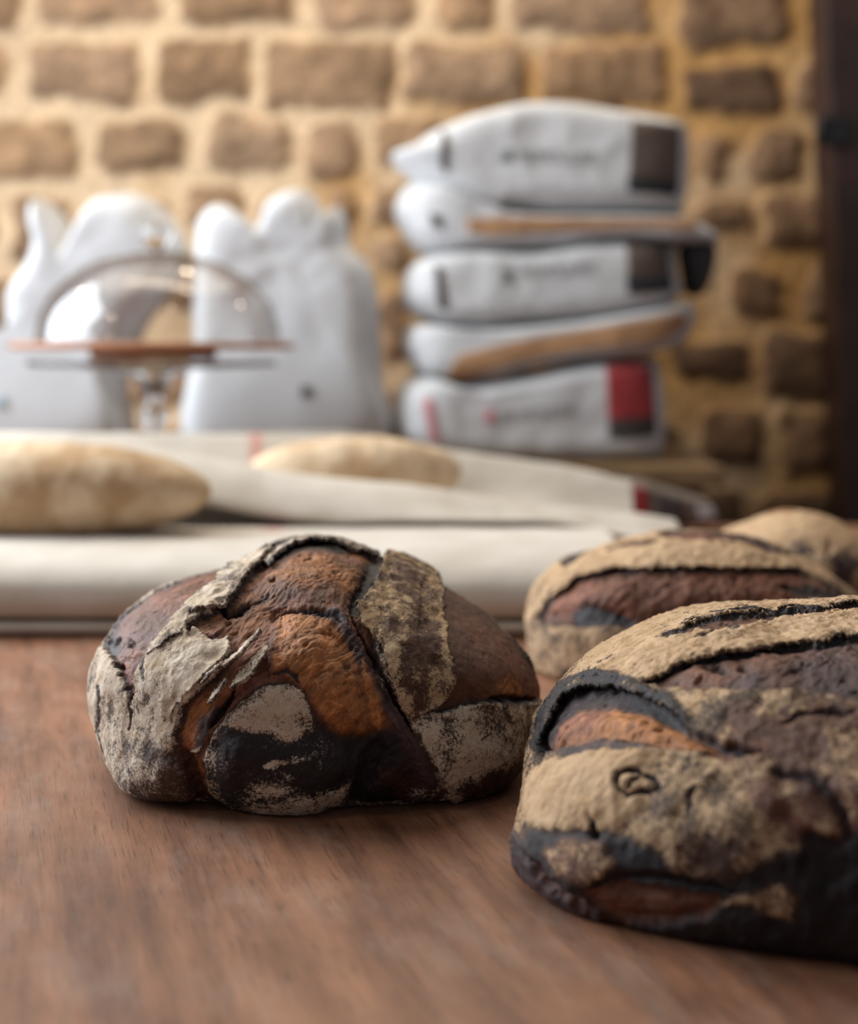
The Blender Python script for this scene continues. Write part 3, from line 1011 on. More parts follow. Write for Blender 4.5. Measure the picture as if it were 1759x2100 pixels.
def build_loaf(label, center, axes, yaw, pexp, sil, c0, layers, lines, holes, flaps, n, base, seed, mat,
               ragged=5.0, backflour=0.5, vexp=2.4, tearamp=1.0):
    D, Fc = cube_sphere(n)
    a, b_, ct, cb = axes
    cz = np.where(D[:, 2] > 0, ct, cb)
    vx = np.where(D[:, 2] > 0, 2.1, vexp)
    P = (np.abs(D[:, 0] / a) ** pexp + np.abs(D[:, 1] / b_) ** pexp) ** (vx / pexp) + np.abs(D[:, 2] / cz) ** vx
    V = D / (P ** (1 / vx))[:, None]
    cy_, sy_ = math.cos(yaw), math.sin(yaw)
    V = np.stack([V[:, 0] * cy_ - V[:, 1] * sy_, V[:, 0] * sy_ + V[:, 1] * cy_, V[:, 2]], 1)
    cen = np.array(center)
    V = V + cen
    V += (D * (0.0035 * fbm(V * 16 + seed, 3))[:, None])
    # fit the visible outline of the loaf: a smooth widening of the body around its own middle
    Q = project(V)
    dq = Q - np.array(c0)
    ang = np.arctan2(dq[:, 1], dq[:, 0])
    rho = np.hypot(dq[:, 0], dq[:, 1])
    nb = 180
    bi = ((ang + PI) / (2 * PI) * nb).astype(int) % nb
    rm = np.zeros(nb)
    np.maximum.at(rm, bi, rho)
    SP = smooth_closed(sil, 600) - np.array(c0)
    sa = np.arctan2(SP[:, 1], SP[:, 0])
    sr = np.hypot(SP[:, 0], SP[:, 1])
    sb = ((sa + PI) / (2 * PI) * nb).astype(int) % nb
    rt = np.zeros(nb)
    np.maximum.at(rt, sb, sr)
    for i in range(nb):
        if rt[i] == 0:
            rt[i] = rt[i - 1]
    sc = rt / rm
    k = np.array([1, 2, 3, 2, 1.]) / 9
    sc = np.convolve(np.concatenate([sc[-4:], sc, sc[:4]]), k, 'same')[4:-4]
    fpos = (ang + PI) / (2 * PI) * nb - 0.5
    i0 = np.floor(fpos).astype(int)
    fr = fpos - i0
    sv = sc[i0 % nb] * (1 - fr) + sc[(i0 + 1) % nb] * fr
    Qn = np.array(c0) + dq * sv[:, None]
    V[:, 0] = (Qn[:, 0] - CX) / F * V[:, 1]
    V[:, 2] = EYE - (Qn[:, 1] - HY) / F * V[:, 1]
    V[:, 2] = relax_clamp(V[:, 2], 0.0006, 0.0025)
    Nn = vnormals(V, Fc)
    if ((Nn * (V - cen)).sum(1)).mean() < 0:
        Nn = -Nn
    Q = project(V)
    view = np.array([0, 0, EYE]) - V
    view /= np.linalg.norm(view, axis=1)[:, None]
    face = (Nn * view).sum(1)
    front = sstep(-0.12, 0.02, face)
    # ragged outlines
    f1 = fbm(V * 230 + seed * 3, 4, 0.6)
    f2 = fbm(V * 230 + 50 + seed * 3, 4, 0.6)
    g1 = fbm(V * 45 + 9, 3)
    g2 = fbm(V * 45 + 71, 3)
    Qr = Q + np.stack([f1, f2], 1) * ragged + np.stack([g1, g2], 1) * ragged * 0.9
    h = np.zeros(len(V))
    und = np.tile(base['und'], (len(V), 1)).astype(float)
    flo = np.full(len(V), float(base['flour'])) + base.get('fvar', .25) * fbm(V * 30 + 31 + seed, 4)
    tear = np.zeros(len(V))
    for L in layers:
        s = sdf(Qr, L['p'])
        e = L.get('e', 4.0)
        w_ = sstep(-e, e, s) * front
        hh = L.get('h', 0.0) / 1000 + L.get('bulge', 0) / 1000 * sstep(0, L.get('bw', 60), s)
        lip = L.get('lip', 0) / 1000 * np.exp(-(np.maximum(s, 0) / 9.0) ** 2)
        dh = hh + lip
        if L.get('add'):
            h = h + dh * w_
        else:
            h = h * (1 - w_) + dh * w_
        if 'und' in L:
            u = np.array(L['und'], float)
            if 'und2' in L:
                m = sstep(-.5, .5, fbm(V * L.get('us', 40) + 11, 3))[:, None]
                u = u * (1 - m) + np.array(L['und2']) * m
            else:
                u = np.tile(u, (len(V), 1))
            if 'edge' in L:     # baked dark rim of the piece
                ew = np.exp(-(np.maximum(s, 0) / L.get('ew', 7.0)) ** 2)[:, None]
                u = u * (1 - ew) + np.array(L['edge']) * ew
            und = und * (1 - w_[:, None]) + u * w_[:, None]
        if 'flour' in L:
            fv = L['flour'] + L.get('fvar', 0.2) * fbm(V * L.get('fs', 45) + 5 + seed, 4)
            flo = flo * (1 - w_) + fv * w_
        if 'tear' in L:
            tear = tear * (1 - w_) + L['tear'] * w_
    for L in lines:
        dd, uu = dline(Qr, L['p'])
        wd = L.get('w', 6.0) * (1 if not L.get('taper') else 1) * (np.sqrt(np.clip(4 * uu * (1 - uu), 0.05, 1)) if L.get('taper', True) else 1)
        g = np.exp(-(dd / wd) ** 2) * front
        h += L.get('h', -2.0) / 1000 * g
        if 'und' in L:
            gg = (np.clip(g * 1.3, 0, 1))[:, None]
            und = und * (1 - gg) + np.array(L['und']) * gg
            flo = flo * (1 - gg[:, 0]) + L.get('flour', 0.0) * gg[:, 0]
    for (hx_, hy_, rx, ry, dep) in holes:
        g = np.exp(-(((Qr[:, 0] - hx_) / rx) ** 2 + ((Qr[:, 1] - hy_) / ry) ** 2) ** 1.5) * front
        h -= dep / 1000 * g
        und = und * (1 - .8 * g[:, None]) + DK * .8 * g[:, None]  # shade of the recess painted into the hole colour
        flo = flo * (1 - g)
    # surface roughness: fibrous torn crumb, wrinkled floury skin
    fu = V[:, 0] * .80 + V[:, 2] * .60
    fv_ = -V[:, 0] * .60 + V[:, 2] * .80
    FB = np.stack([fu, V[:, 1], fv_], 1)
    fib = fbm(FB * np.array([75, 110, 330]) + (0.35 * fbm(V * 40 + 8, 2))[:, None] * 6, 5, 0.68)
    pit = np.maximum(0, fbm(FB * np.array([130, 190, 240]) + 88, 3) - 0.55)
    h += tear * tearamp * (0.0011 * fib - 0.0050 * pit + 0.0012 * fbm(V * 60 + 3, 3))
    wr = 1 - np.abs(fbm(V * np.array([70, 70, 45]) + 21, 3)) * 2
    h += (1 - tear) * (0.0006 * wr + 0.00035 * fbm(V * 260, 3)) * base.get('wr', 1.0)
    und = und * (1 + (0.55 * fib * tear)[:, None]) * (1 + .15 * fbm(V * 35 + 2, 3))[:, None]
    # back side, unseen: generic streaks of flour
    bk = (1 - front)
    flo = flo * front + bk * (backflour + .5 * fbm(V * 22, 3))
    W = V + Nn * h[:, None]
    W[:, 2] = np.maximum(W[:, 2], 0.0006)
    t = thing('bread_loaf', label, 'bread', (float(cen[0]), float(cen[1]), 0.0), 'dark crusty loaves on the wooden table')
    mk('crust_body', W, Fc, mat, t, attrs={'under': np.clip(und, .004, 1), 'flour': np.clip(flo, 0, 1.3)})
    # raised flaps of crust that lift off the body along their free edge
    for Fp in flaps:
        s = sdf(Qr, Fp['p'])
        keepv = (s > 0.0) & (face > -0.25)
        kf = keepv[Fc].all(1)
        ff = Fc[kf]
        used, inv = np.unique(ff, return_inverse=True)
        ff = inv.reshape(ff.shape)
        dl, _ = dline(Q[used], Fp['free'], clip=Fp.get('lw', 60) * 2)
        lw = Fp.get('lw', 60)
        lift = Fp.get('lift', 5.0) / 1000 * np.clip(1 - dl / lw, 0, 1) ** 1.5
        su = s[used]
        crown = Fp.get('crown', 1.0) / 1000 * sstep(0, 30, su)
        wv_ = fbm(V[used] * 60 + 13, 3) * 0.0011 + fbm(V[used] * 200, 3) * 0.0004 + (1 - np.abs(fbm(V[used] * 110 + 4, 2)) * 2) * 0.0007
        off = Fp.get('h', 3.0) / 1000 + lift + crown + wv_
        base_h = np.minimum(h[used], 0.002) * Fp.get('follow', 0.3)
        PV = V[used] + Nn[used] * (off + base_h)[:, None]
        PV[:, 2] = np.maximum(PV[:, 2], 0.001)
        u = np.tile(Fp.get('und', MB), (len(used), 1)).astype(float)
        ew = np.exp(-(np.maximum(su, 0) / Fp.get('ew', 4.0)) ** 2)[:, None]
        u = u * (1 - ew) + Fp.get('edge', PU) * ew
        fv = Fp.get('flour', .7) + Fp.get('fvar', .3) * fbm(V[used] * Fp.get('fs', 60) + 5 + seed, 4)
        if 'patch' in Fp:
            for (px_, py_, rx, ry, am) in Fp['patch']:
                fv += am * np.exp(-(((Q[used, 0] - px_) / rx) ** 2 + ((Q[used, 1] - py_) / ry) ** 2))
        fv = fv * (1 - 0.35 * ew[:, 0])
        o = mk('crust_flap', PV, ff, Fp.get('mat', mat), t, attrs={'under': np.clip(u, .004, 1), 'flour': np.clip(fv, 0, 1.3)})
        if 'label' in Fp:
            o['label'] = Fp['label']
        so = o.modifiers.new('solid', 'SOLIDIFY')
        so.thickness = Fp.get('th', 2.4) / 1000
        so.offset = -1
    return t


M_crustA = crust_material('floured_crust', (0.64, 0.50, 0.36), (0.82, 0.71, 0.58))
M_crustT = crust_material('warm_lit_floured_crust', (0.50, 0.35, 0.205), (0.62, 0.46, 0.30))  # yellower flour for the flap: warm light put into the colour
M_crustB = crust_material('golden_floured_crust', (0.53, 0.355, 0.21), (0.66, 0.47, 0.30))

# --- the round loaf in front
silA = [(262, 1634), (232, 1600), (210, 1545), (195, 1490), (184, 1440), (183, 1400), (190, 1370), (208, 1330), (221, 1300), (232, 1278),
        (262, 1248), (300, 1217), (340, 1195), (390, 1178), (450, 1163), (490, 1150), (545, 1128), (575, 1110), (610, 1103), (650, 1102),
        (690, 1107), (740, 1123), (790, 1142), (850, 1165), (893, 1192), (912, 1198), (950, 1222), (1000, 1258), (1050, 1305), (1085, 1350),
        (1105, 1390), (1111, 1420), (1106, 1450), (1098, 1500), (1080, 1550), (1055, 1595), (1005, 1632), (940, 1655), (870, 1665),
        (800, 1668), (720, 1672), (640, 1683), (560, 1686), (500, 1672), (440, 1655), (380, 1650), (320, 1643)]
T1 = [(255, 1255), (300, 1212), (345, 1188), (400, 1170), (460, 1155), (455, 1175), (425, 1200), (385, 1232), (352, 1262), (332, 1290),
      (310, 1318), (292, 1345), (278, 1372), (277, 1400), (283, 1420), (273, 1442), (264, 1420), (250, 1392), (238, 1365), (226, 1340),
      (214, 1322), (222, 1300), (238, 1275)]
T2 = [(560, 1130), (600, 1106), (650, 1098), (700, 1104), (770, 1135), (800, 1160), (790, 1230), (770, 1330), (780, 1400), (820, 1480),
      (860, 1560), (880, 1660), (720, 1680), (700, 1600), (720, 1520), (660, 1490), (632, 1450), (622, 1420), (590, 1400), (540, 1410),
      (490, 1440), (455, 1475), (430, 1510), (415, 1560), (425, 1620), (400, 1640), (372, 1590), (358, 1540), (362, 1490), (380, 1440),
      (420, 1405), (460, 1370), (478, 1330), (430, 1310), (385, 1300), (385, 1280), (420, 1262), (470, 1235), (500, 1190), (530, 1155)]
T3 = [(562, 1290), (575, 1262), (610, 1254), (655, 1256), (692, 1270), (712, 1300), (735, 1350), (752, 1400), (765, 1450), (765, 1500), (740, 1540),
      (690, 1510), (650, 1470), (622, 1420), (585, 1395), (555, 1380), (548, 1335)]
D1 = [(432, 1520), (455, 1488), (500, 1485), (560, 1495), (620, 1500), (660, 1490), (720, 1530), (750, 1560), (720, 1620), (700, 1650),
      (645, 1700), (540, 1705), (455, 1680), (420, 1625), (414, 1560)]
layersA = [
    # left floury skin: wrinkles of brown low down
    dict(p=[(170, 1300), (480, 1230), (560, 1300), (420, 1420), (370, 1500), (380, 1600), (330, 1660), (170, 1660)], flour=.84, fvar=.42, fs=110, e=10, h=1),
    dict(p=[(215, 1520), (300, 1510), (350, 1540), (375, 1600), (400, 1665), (300, 1660), (235, 1610)], flour=.42, fvar=.5, fs=35, e=22, h=1),
    dict(p=T1, h=-3.5, bulge=2.5, und=RB, und2=BR, edge=PU, ew=5, flour=0.03, fvar=.1, tear=.6, e=3.5),
    dict(p=[(208, 1322), (226, 1298), (240, 1300), (240, 1325), (232, 1345)], und=PU, flour=0, h=-3, e=6, tear=.6),
    dict(p=T2, h=-4, bulge=3, bw=90, und=OR * .75, und2=RB, us=22, edge=PU, ew=7, flour=0.0, fvar=.05, tear=1, e=4),
    # brown hump at the top
    dict(p=[(500, 1230), (540, 1180), (590, 1140), (660, 1125), (730, 1150), (760, 1170), (740, 1215), (690, 1240), (600, 1245), (560, 1262), (500, 1280), (440, 1290)],
         h=-1.0, bulge=3, und=OR * .8, und2=BR, us=24, flour=0, tear=1, e=14),
    dict(p=[(570, 1112), (650, 1092), (720, 1112), (715, 1128), (650, 1118), (600, 1132), (560, 1160)], h=-2.5, und=DK, flour=0, e=8, tear=.5),
    dict(p=T3, h=0.5, bulge=5, bw=70, und=OR * 1.1, und2=OR * .72, us=26, edge=BR, ew=10, flour=0.0, tear=1.1, e=9),
    dict(p=[(764, 1142), (800, 1140), (790, 1200), (770, 1240), (742, 1262), (716, 1244), (730, 1226), (732, 1204), (748, 1190), (754, 1165)], h=-3, und=DK, und2=PU, flour=0, tear=.4, e=3),
    # lower centre, dark brown sweep
    dict(p=[(650, 1475), (700, 1510), (760, 1500), (820, 1490), (870, 1570), (895, 1640), (860, 1680), (700, 1690), (690, 1600), (650, 1530)],
         und=BR * .55, und2=DK, us=30, flour=.0, fvar=.2, h=-2, tear=.7, e=16),
    dict(p=[(735, 1560), (775, 1520), (792, 1545), (770, 1600), (735, 1650), (715, 1660), (716, 1610)], und=DK, h=-6, flour=0, e=9, tear=.4),
    # dark lobe at the front
    dict(p=D1, h=0.0, bulge=5, bw=60, und=PU * .75, und2=DK, us=20, flour=.10, fvar=.28, fs=50, tear=0, e=11),
    dict(p=[(432, 1610), (480, 1630), (560, 1634), (640, 1620), (720, 1600), (700, 1720), (560, 1730), (430, 1700)], flour=.62, fvar=.3, e=18, add=True),
    dict(p=[(408, 1560), (425, 1520), (450, 1540), (450, 1600), (480, 1650), (450, 1670), (420, 1640)], flour=.55, fvar=.4, e=9, add=True),
    dict(p=[(500, 1600), (560, 1598), (600, 1610), (590, 1622), (530, 1625)], flour=.5, fvar=.5, e=9, add=True),
    dict(p=[(535, 1560), (600, 1545), (650, 1535), (655, 1545), (600, 1562), (545, 1570)], flour=.7, fvar=.5, e=5, add=True),
    # flour patch
    dict(p=[(458, 1484), (490, 1456), (530, 1436), (562, 1414), (600, 1412), (616, 1428), (634, 1450), (634, 1475), (604, 1482), (640, 1492), (618, 1508),
            (585, 1520), (560, 1500), (520, 1496), (490, 1490)], flour=.92, fvar=.25, fs=120, h=1.2, e=13, und=MB, tear=0),
    # groove wall lit orange
    dict(p=[(365, 1500), (385, 1452), (430, 1428), (470, 1395), (480, 1402), (440, 1440), (405, 1462), (388, 1500), (385, 1545), (372, 1570)],
         und=OR * .95, und2=RB, flour=0, h=-3.5, tear=1, e=5),
    dict(p=[(395, 1510), (408, 1470), (440, 1448), (450, 1462), (420, 1500), (405, 1550), (390, 1565)], und=PU * 1.6, flour=.02, h=-2.0, tear=.2, e=5),
    # right side brown face
    dict(p=[(885, 1180), (960, 1215), (1060, 1300), (1125, 1400), (1118, 1432), (1060, 1440), (1000, 1440), (950, 1443), (918, 1456), (885, 1462), (860, 1440), (850, 1300), (860, 1200)],
         und=BR * .95, und2=BR * .6, us=18, edge=DK, ew=6, flour=.0, fvar=.12, h=-3, bulge=2.0, tear=.25, e=4),
    dict(p=[(1010, 1405), (1070, 1390), (1118, 1400), (1118, 1430), (1060, 1440)], und=OR * .7, und2=BR, h=-2, tear=1, e=14, flour=0),
    # lower right floury face
    dict(p=[(835, 1465), (880, 1462), (912, 1462), (950, 1448), (1000, 1440), (1060, 1438), (1120, 1440), (1110, 1520), (1080, 1580), (1050, 1620), (1000, 1645),
            (945, 1665), (915, 1625), (893, 1570), (862, 1510)], flour=.68, fvar=.4, fs=90, h=2.0, bulge=2, lip=1.0, und=MB * .9, edge=PU, ew=5, tear=0, e=4),
    dict(p=[(940, 1600), (1000, 1570), (1060, 1560), (1100, 1540), (1060, 1620), (1000, 1650), (940, 1670)], flour=.35, fvar=.4, e=20, add=True),
    dict(p=[(828, 1625), (870, 1615), (900, 1635), (890, 1665), (840, 1672)], flour=.45, fvar=.5, e=12, h=0, und=PU),
]
# 'add' layers only change the flour where asked
linesA = [
    dict(p=[(572, 1265), (600, 1252), (640, 1250), (690, 1262), (700, 1280)], w=7, h=-3.5, und=DK),
    dict(p=[(690, 1256), (712, 1290), (738, 1340), (762, 1395), (790, 1450), (830, 1505), (862, 1555), (880, 1600)], w=14, h=4.0, und=PU * 1.5, taper=False),
    dict(p=[(722, 1252), (756, 1320), (783, 1380), (808, 1440), (846, 1495)], w=5, h=-5, und=DK),
    dict(p=[(745, 1360), (760, 1420), (772, 1470), (775, 1500)], w=11, h=2.5, und=OR * 1.15),
    dict(p=[(765, 1152), (752, 1190), (735, 1222), (728, 1245)], w=14, h=-3, und=DK, taper=False),
    dict(p=[(452, 1243), (470, 1252), (495, 1250), (520, 1240)], w=9, h=-6, und=DK),  # cast shade under the curled strap, painted dark
    dict(p=[(520, 1240), (540, 1230), (552, 1222)], w=5, h=-2, und=PU),
    dict(p=[(405, 1310), (425, 1296), (445, 1290)], w=3.5, h=-1.5, und=PU),
    dict(p=[(425, 1490), (440, 1470), (460, 1440), (478, 1415)], w=7, h=-5, und=DK),
    dict(p=[(365, 1545), (385, 1590), (415, 1640), (440, 1665)], w=14, h=-5, und=BR * .6, taper=False),
    dict(p=[(268, 1440), (275, 1470), (268, 1500)], w=3, h=-1.2, und=MB),
    dict(p=[(300, 1330), (292, 1370), (300, 1395)], w=3, h=-1, und=MB),
    dict(p=[(200, 1400), (208, 1430), (205, 1490), (222, 1560)], w=3, h=-1.2, und=MB),
    dict(p=[(382, 1320), (378, 1350), (368, 1370)], w=2.5, h=-1.0, und=MB),
    dict(p=[(1000, 1440), (1050, 1436), (1105, 1432)], w=7, h=-4, und=DK),
    dict(p=[(560, 1385), (590, 1378), (615, 1400)], w=5, h=-2, und=PU),
    dict(p=[(378, 1545), (395, 1540), (408, 1528)], w=3.5, h=1.5, und=MB, flour=1.0),
]
holesA = [(232, 1312, 9, 8, 4), (262, 1318, 6, 9, 3), (243, 1365, 6, 7, 3), (560, 1190, 7, 4, 2), (635, 1145, 9, 4, 2), (690, 1170, 12, 4, 1.5),
          (712, 1375, 8, 9, 2), (720, 1330, 6, 6, 1.5), (480, 1252, 18, 6, 4)]
flapsA = [
    dict(p=[(795, 1132), (822, 1131), (850, 1142), (874, 1152), (888, 1180), (896, 1205), (903, 1240), (907, 1290), (914, 1340), (920, 1375), (925, 1400),
            (914, 1425), (893, 1450), (872, 1462), (850, 1475), (828, 1470), (812, 1445), (800, 1410), (790, 1370), (780, 1335), (760, 1305), (742, 1280), (724, 1250),
            (745, 1242), (762, 1215), (776, 1180), (786, 1150)],
         free=[(724, 1250), (760, 1220), (795, 1135), (870, 1150), (905, 1240), (922, 1390), (885, 1455)], lift=4.0, lw=36, h=3.0, crown=2.5, flour=.66, fvar=.5, fs=130, mat=M_crustT,
         und=BR * .55, edge=MB, ew=3, patch=[(858, 1350, 50, 60, -.55), (830, 1200, 32, 35, -.40), (795, 1400, 22, 55, .5), (905, 1330, 10, 60, .5), (860, 1140, 50, 14, .4)], label='speckled crust flap standing up on the right of the tear'),
    dict(p=[(560, 1128), (575, 1118), (540, 1152), (518, 1176), (500, 1200), (484, 1224), (465, 1246), (440, 1256), (415, 1262), (395, 1262), (372, 1300), (335, 1320), (300, 1345), (318, 1318), (345, 1280),
            (372, 1250), (405, 1220), (435, 1195), (455, 1172), (488, 1150), (530, 1134)],
         free=[(565, 1128), (520, 1175), (484, 1224), (462, 1246), (410, 1262)], lift=3.5, lw=26, h=1.6, crown=1, flour=.85, fvar=.4, fs=60, und=MB,
         patch=[(480, 1215, 22, 30, -.45)], label='narrow floury strap of crust crossing the top left'),
    dict(p=[(540, 1140), (560, 1122), (590, 1106), (625, 1096), (680, 1097), (730, 1112), (778, 1134), (770, 1140), (725, 1122), (680, 1110), (640, 1108), (604, 1118), (578, 1136), (552, 1160)],
         free=[(560, 1148), (604, 1118), (640, 1108), (690, 1112), (775, 1140)], lift=2.0, lw=18, h=1.2, crown=0, flour=.62, fvar=.2, und=MB, edge=PU, ew=3, label='thin curled rim of crust along the top'),
    dict(p=[(540, 1298), (534, 1318), (505, 1342), (478, 1365), (455, 1378), (430, 1395), (405, 1412), (420, 1392), (450, 1368), (480, 1345), (505, 1322), (525, 1305)],
         free=[(540, 1300), (500, 1345), (440, 1390)], lift=3.5, lw=24, h=3.0, crown=0, flour=.85, fvar=.2, label='thin sliver of floury crust'),
    dict(p=[(548, 1328), (550, 1345), (542, 1365), (520, 1385), (500, 1400), (475, 1416), (470, 1420), (482, 1395), (500, 1372), (520, 1350), (535, 1330)],
         free=[(550, 1340), (520, 1388), (474, 1418)], lift=3.5, lw=24, h=2.5, crown=0, flour=.85, fvar=.2, label='thin sliver of floury crust'),
    dict(p=[(470, 1388), (466, 1410), (450, 1430), (428, 1446), (424, 1440), (440, 1415), (458, 1396)],
         free=[(470, 1395), (440, 1440)], lift=3, lw=18, h=2.5, crown=0, flour=.8, fvar=.2, label='thin sliver of floury crust'),
    dict(p=[(378, 1300), (400, 1285), (430, 1306), (468, 1300), (472, 1330), (462, 1350), (440, 1372), (415, 1395), (385, 1420), (360, 1460), (352, 1500), (340, 1480), (330, 1420), (345, 1350)],
         free=[(470, 1300), (468, 1345), (400, 1408), (356, 1480)], lift=1.6, lw=18, h=1.0, crown=0.3, flour=1.0, fvar=.3, label='floury crust edge beside the lower left groove'),
]
build_loaf('round dark loaf with torn orange crust and floury flaps, the leftmost loaf', (-.072, .945, .058), (.150, .150, .088, .058), 0.0, 2.25, silA, (645, 1400),
           layersA, linesA, holesA, flapsA, 330, dict(und=MB, flour=.55, fvar=.3), 1, M_crustA, vexp=3.0)

# --- the big loaf in front at the right
silB = [(1046, 1745), (1068, 1640), (1072, 1580), (1086, 1520), (1110, 1450), (1152, 1398), (1200, 1352), (1260, 1310), (1330, 1275), (1400, 1252), (1500, 1240), (1600, 1238),
        (1759, 1232), (1950, 1245), (2120, 1300), (2250, 1400), (2320, 1560), (2300, 1750), (2200, 1900), (2050, 1975), (1900, 2005), (1759, 1995), (1600, 1972),
        (1500, 1962), (1350, 1935), (1250, 1905), (1160, 1868), (1100, 1830), (1060, 1795)]
layersB = [
    dict(p=[(1100, 1480), (1200, 1340), (1400, 1240), (1759, 1220), (2000, 1240), (2000, 1310), (1759, 1310), (1560, 1330), (1380, 1365), (1320, 1395), (1250, 1395), (1150, 1420)],
         flour=1.0, fvar=.25, e=10, h=1.5),
    dict(p=[(1350, 1313), (1400, 1287), (1480, 1268), (1560, 1262), (1640, 1250), (1759, 1234), (1950, 1240), (1950, 1262), (1759, 1252), (1700, 1258), (1620, 1270), (1530, 1286), (1450, 1294), (1400, 1302)],
         und=BR * .9, und2=PU * 1.3, edge=DK, ew=4, flour=0, h=-1.5, tear=.8, e=4),
    dict(p=[(1322, 1397), (1380, 1366), (1450, 1346), (1550, 1330), (1650, 1318), (1759, 1306), (2000, 1320), (2000, 1440), (1759, 1440), (1700, 1424), (1620, 1416), (1530, 1418), (1420, 1412), (1360, 1406)],
         und=BR, und2=PU * 1.5, us=25, edge=DK, ew=6, flour=0, h=-2.5, bulge=3, tear=1, e=4),
    dict(p=[(1340, 1412), (1450, 1420), (1640, 1420), (1630, 1450), (1520, 1500), (1440, 1520), (1380, 1470)], flour=.55, fvar=.5, fs=80, e=9, h=2, und=MB * .8),
    dict(p=[(1500, 1450), (1700, 1430), (1759, 1440), (2000, 1450), (2000, 1800), (1700, 1760), (1600, 1700), (1480, 1600), (1440, 1520)], flour=.44, fvar=.7, fs=70, e=24, und=BR * .6, und2=BR * 1.0, h=1),
    dict(p=[(1095, 1545), (1110, 1480), (1150, 1420), (1200, 1396), (1262, 1398), (1320, 1420), (1370, 1455), (1410, 1495), (1480, 1520), (1560, 1540), (1500, 1560), (1420, 1540), (1330, 1520), (1230, 1515), (1150, 1540)],
         und=DK, und2=PU, edge=DK, flour=0.0, h=-5, tear=.5, e=5),
    dict(p=[(1112, 1540), (1135, 1485), (1185, 1450), (1250, 1442), (1310, 1455), (1370, 1488), (1440, 1515), (1500, 1545), (1400, 1540), (1300, 1520), (1210, 1508), (1150, 1530)],
         und=OR * .95, und2=RB, us=25, flour=0, h=-4, bulge=4, bw=40, tear=1, e=9),
    dict(p=[(1150, 1535), (1230, 1512), (1330, 1520), (1330, 1532), (1220, 1545), (1150, 1562)], und=PU * 1.3, flour=.1, h=0, e=8),
    dict(p=[(1085, 1600), (1110, 1572), (1160, 1555), (1250, 1540), (1330, 1545), (1350, 1600), (1320, 1660), (1280, 1690), (1220, 1710), (1130, 1705), (1082, 1690)],
         flour=1.15, fvar=.2, e=12, h=3, bulge=3, und=MB, tear=0),
    dict(p=[(1330, 1540), (1440, 1540), (1480, 1600), (1540, 1680), (1600, 1760), (1560, 1800), (1440, 1800), (1370, 1780), (1320, 1700), (1340, 1620)], flour=.62, fvar=.6, fs=48, e=22, h=2, und=MB * .9),
    dict(p=[(1078, 1700), (1140, 1712), (1220, 1706), (1300, 1722), (1360, 1750), (1380, 1800), (1500, 1800), (1600, 1755), (1680, 1740), (1759, 1700), (2300, 1700), (2300, 2050), (1500, 2050), (1200, 1900), (1090, 1790)],
         und=PU * .4, und2=DK * .8, us=22, flour=.0, fvar=.25, h=1, e=12, tear=.15),  # char, plus shade of the lower side darkened into the colour
    dict(p=[(1120, 1750), (1165, 1720), (1235, 1725), (1262, 1770), (1230, 1810), (1190, 1808), (1150, 1790)], flour=.72, fvar=.5, e=12, h=2.5, und=BR),
    dict(p=[(1190, 1822), (1280, 1812), (1380, 1826), (1480, 1842), (1460, 1875), (1380, 1895), (1280, 1892), (1220, 1862)], und=RB * .75, und2=BR, flour=.03, h=-4, bulge=3, bw=30, tear=.8, e=8),
    dict(p=[(1468, 1852), (1520, 1832), (1600, 1815), (1640, 1840), (1628, 1888), (1580, 1880), (1540, 1852)], flour=.55, fvar=.4, h=1.5, e=10, und=BR * .7),
    dict(p=[(1640, 1700), (1720, 1720), (1759, 1790), (1700, 1820), (1650, 1780)], und=DK, flour=0, h=-2, e=12),
    dict(p=[(1040, 1735), (1062, 1700), (1080, 1740), (1110, 1790), (1180, 1845), (1280, 1905), (1350, 1945), (1200, 1905), (1080, 1840), (1040, 1780)], und=PU * 1.4, und2=PU, flour=.12, fvar=.3, h=1.5, lip=1, e=5, tear=.2),
    dict(p=[(1078, 1745), (1092, 1760), (1130, 1800), (1190, 1840), (1215, 1868), (1160, 1840), (1105, 1795)], und=RB * .7, flour=.05, h=-5, tear=1, e=5),
]
linesB = [
    dict(p=[(1100, 1525), (1118, 1465), (1155, 1415), (1205, 1393), (1265, 1396), (1325, 1418), (1380, 1455), (1405, 1480)], w=12, h=1.5, und=DK, taper=False),
    dict(p=[(1350, 1315), (1410, 1284), (1490, 1266), (1600, 1256), (1700, 1242)], w=5, h=1.5, und=DK),
    dict(p=[(1325, 1397), (1385, 1367), (1455, 1347), (1560, 1331), (1660, 1319), (1759, 1306)], w=4, h=-1.5, und=DK, taper=False),  # shadow line under the slash lip, painted into the colour
    dict(p=[(1280, 1612), (1290, 1592), (1315, 1590), (1340, 1605), (1350, 1620), (1325, 1632), (1300, 1640), (1282, 1625), (1280, 1612)], w=4.5, h=-3, und=PU, taper=False),
    dict(p=[(1298, 1628), (1305, 1612), (1318, 1605)], w=3.5, h=-2, und=PU),
    dict(p=[(1590, 1580), (1660, 1592), (1700, 1625), (1730, 1670), (1740, 1720)], w=10, h=-3, und=PU, taper=False),
    dict(p=[(1600, 1490), (1640, 1475), (1700, 1465), (1759, 1462)], w=5, h=-3, und=DK),
    dict(p=[(1215, 1675), (1222, 1700), (1232, 1725)], w=6, h=-4, und=DK),
    dict(p=[(1205, 1375), (1230, 1362), (1262, 1350)], w=3, h=-1.5, und=PU),
    dict(p=[(1420, 1312), (1480, 1295), (1530, 1290)], w=3, h=-1.5, und=PU),
    dict(p=[(1430, 1610), (1415, 1640), (1408, 1680)], w=5, h=-2, und=PU),
    dict(p=[(1210, 1812), (1300, 1796), (1400, 1805), (1500, 1830)], w=9, h=-4, und=DK),
]
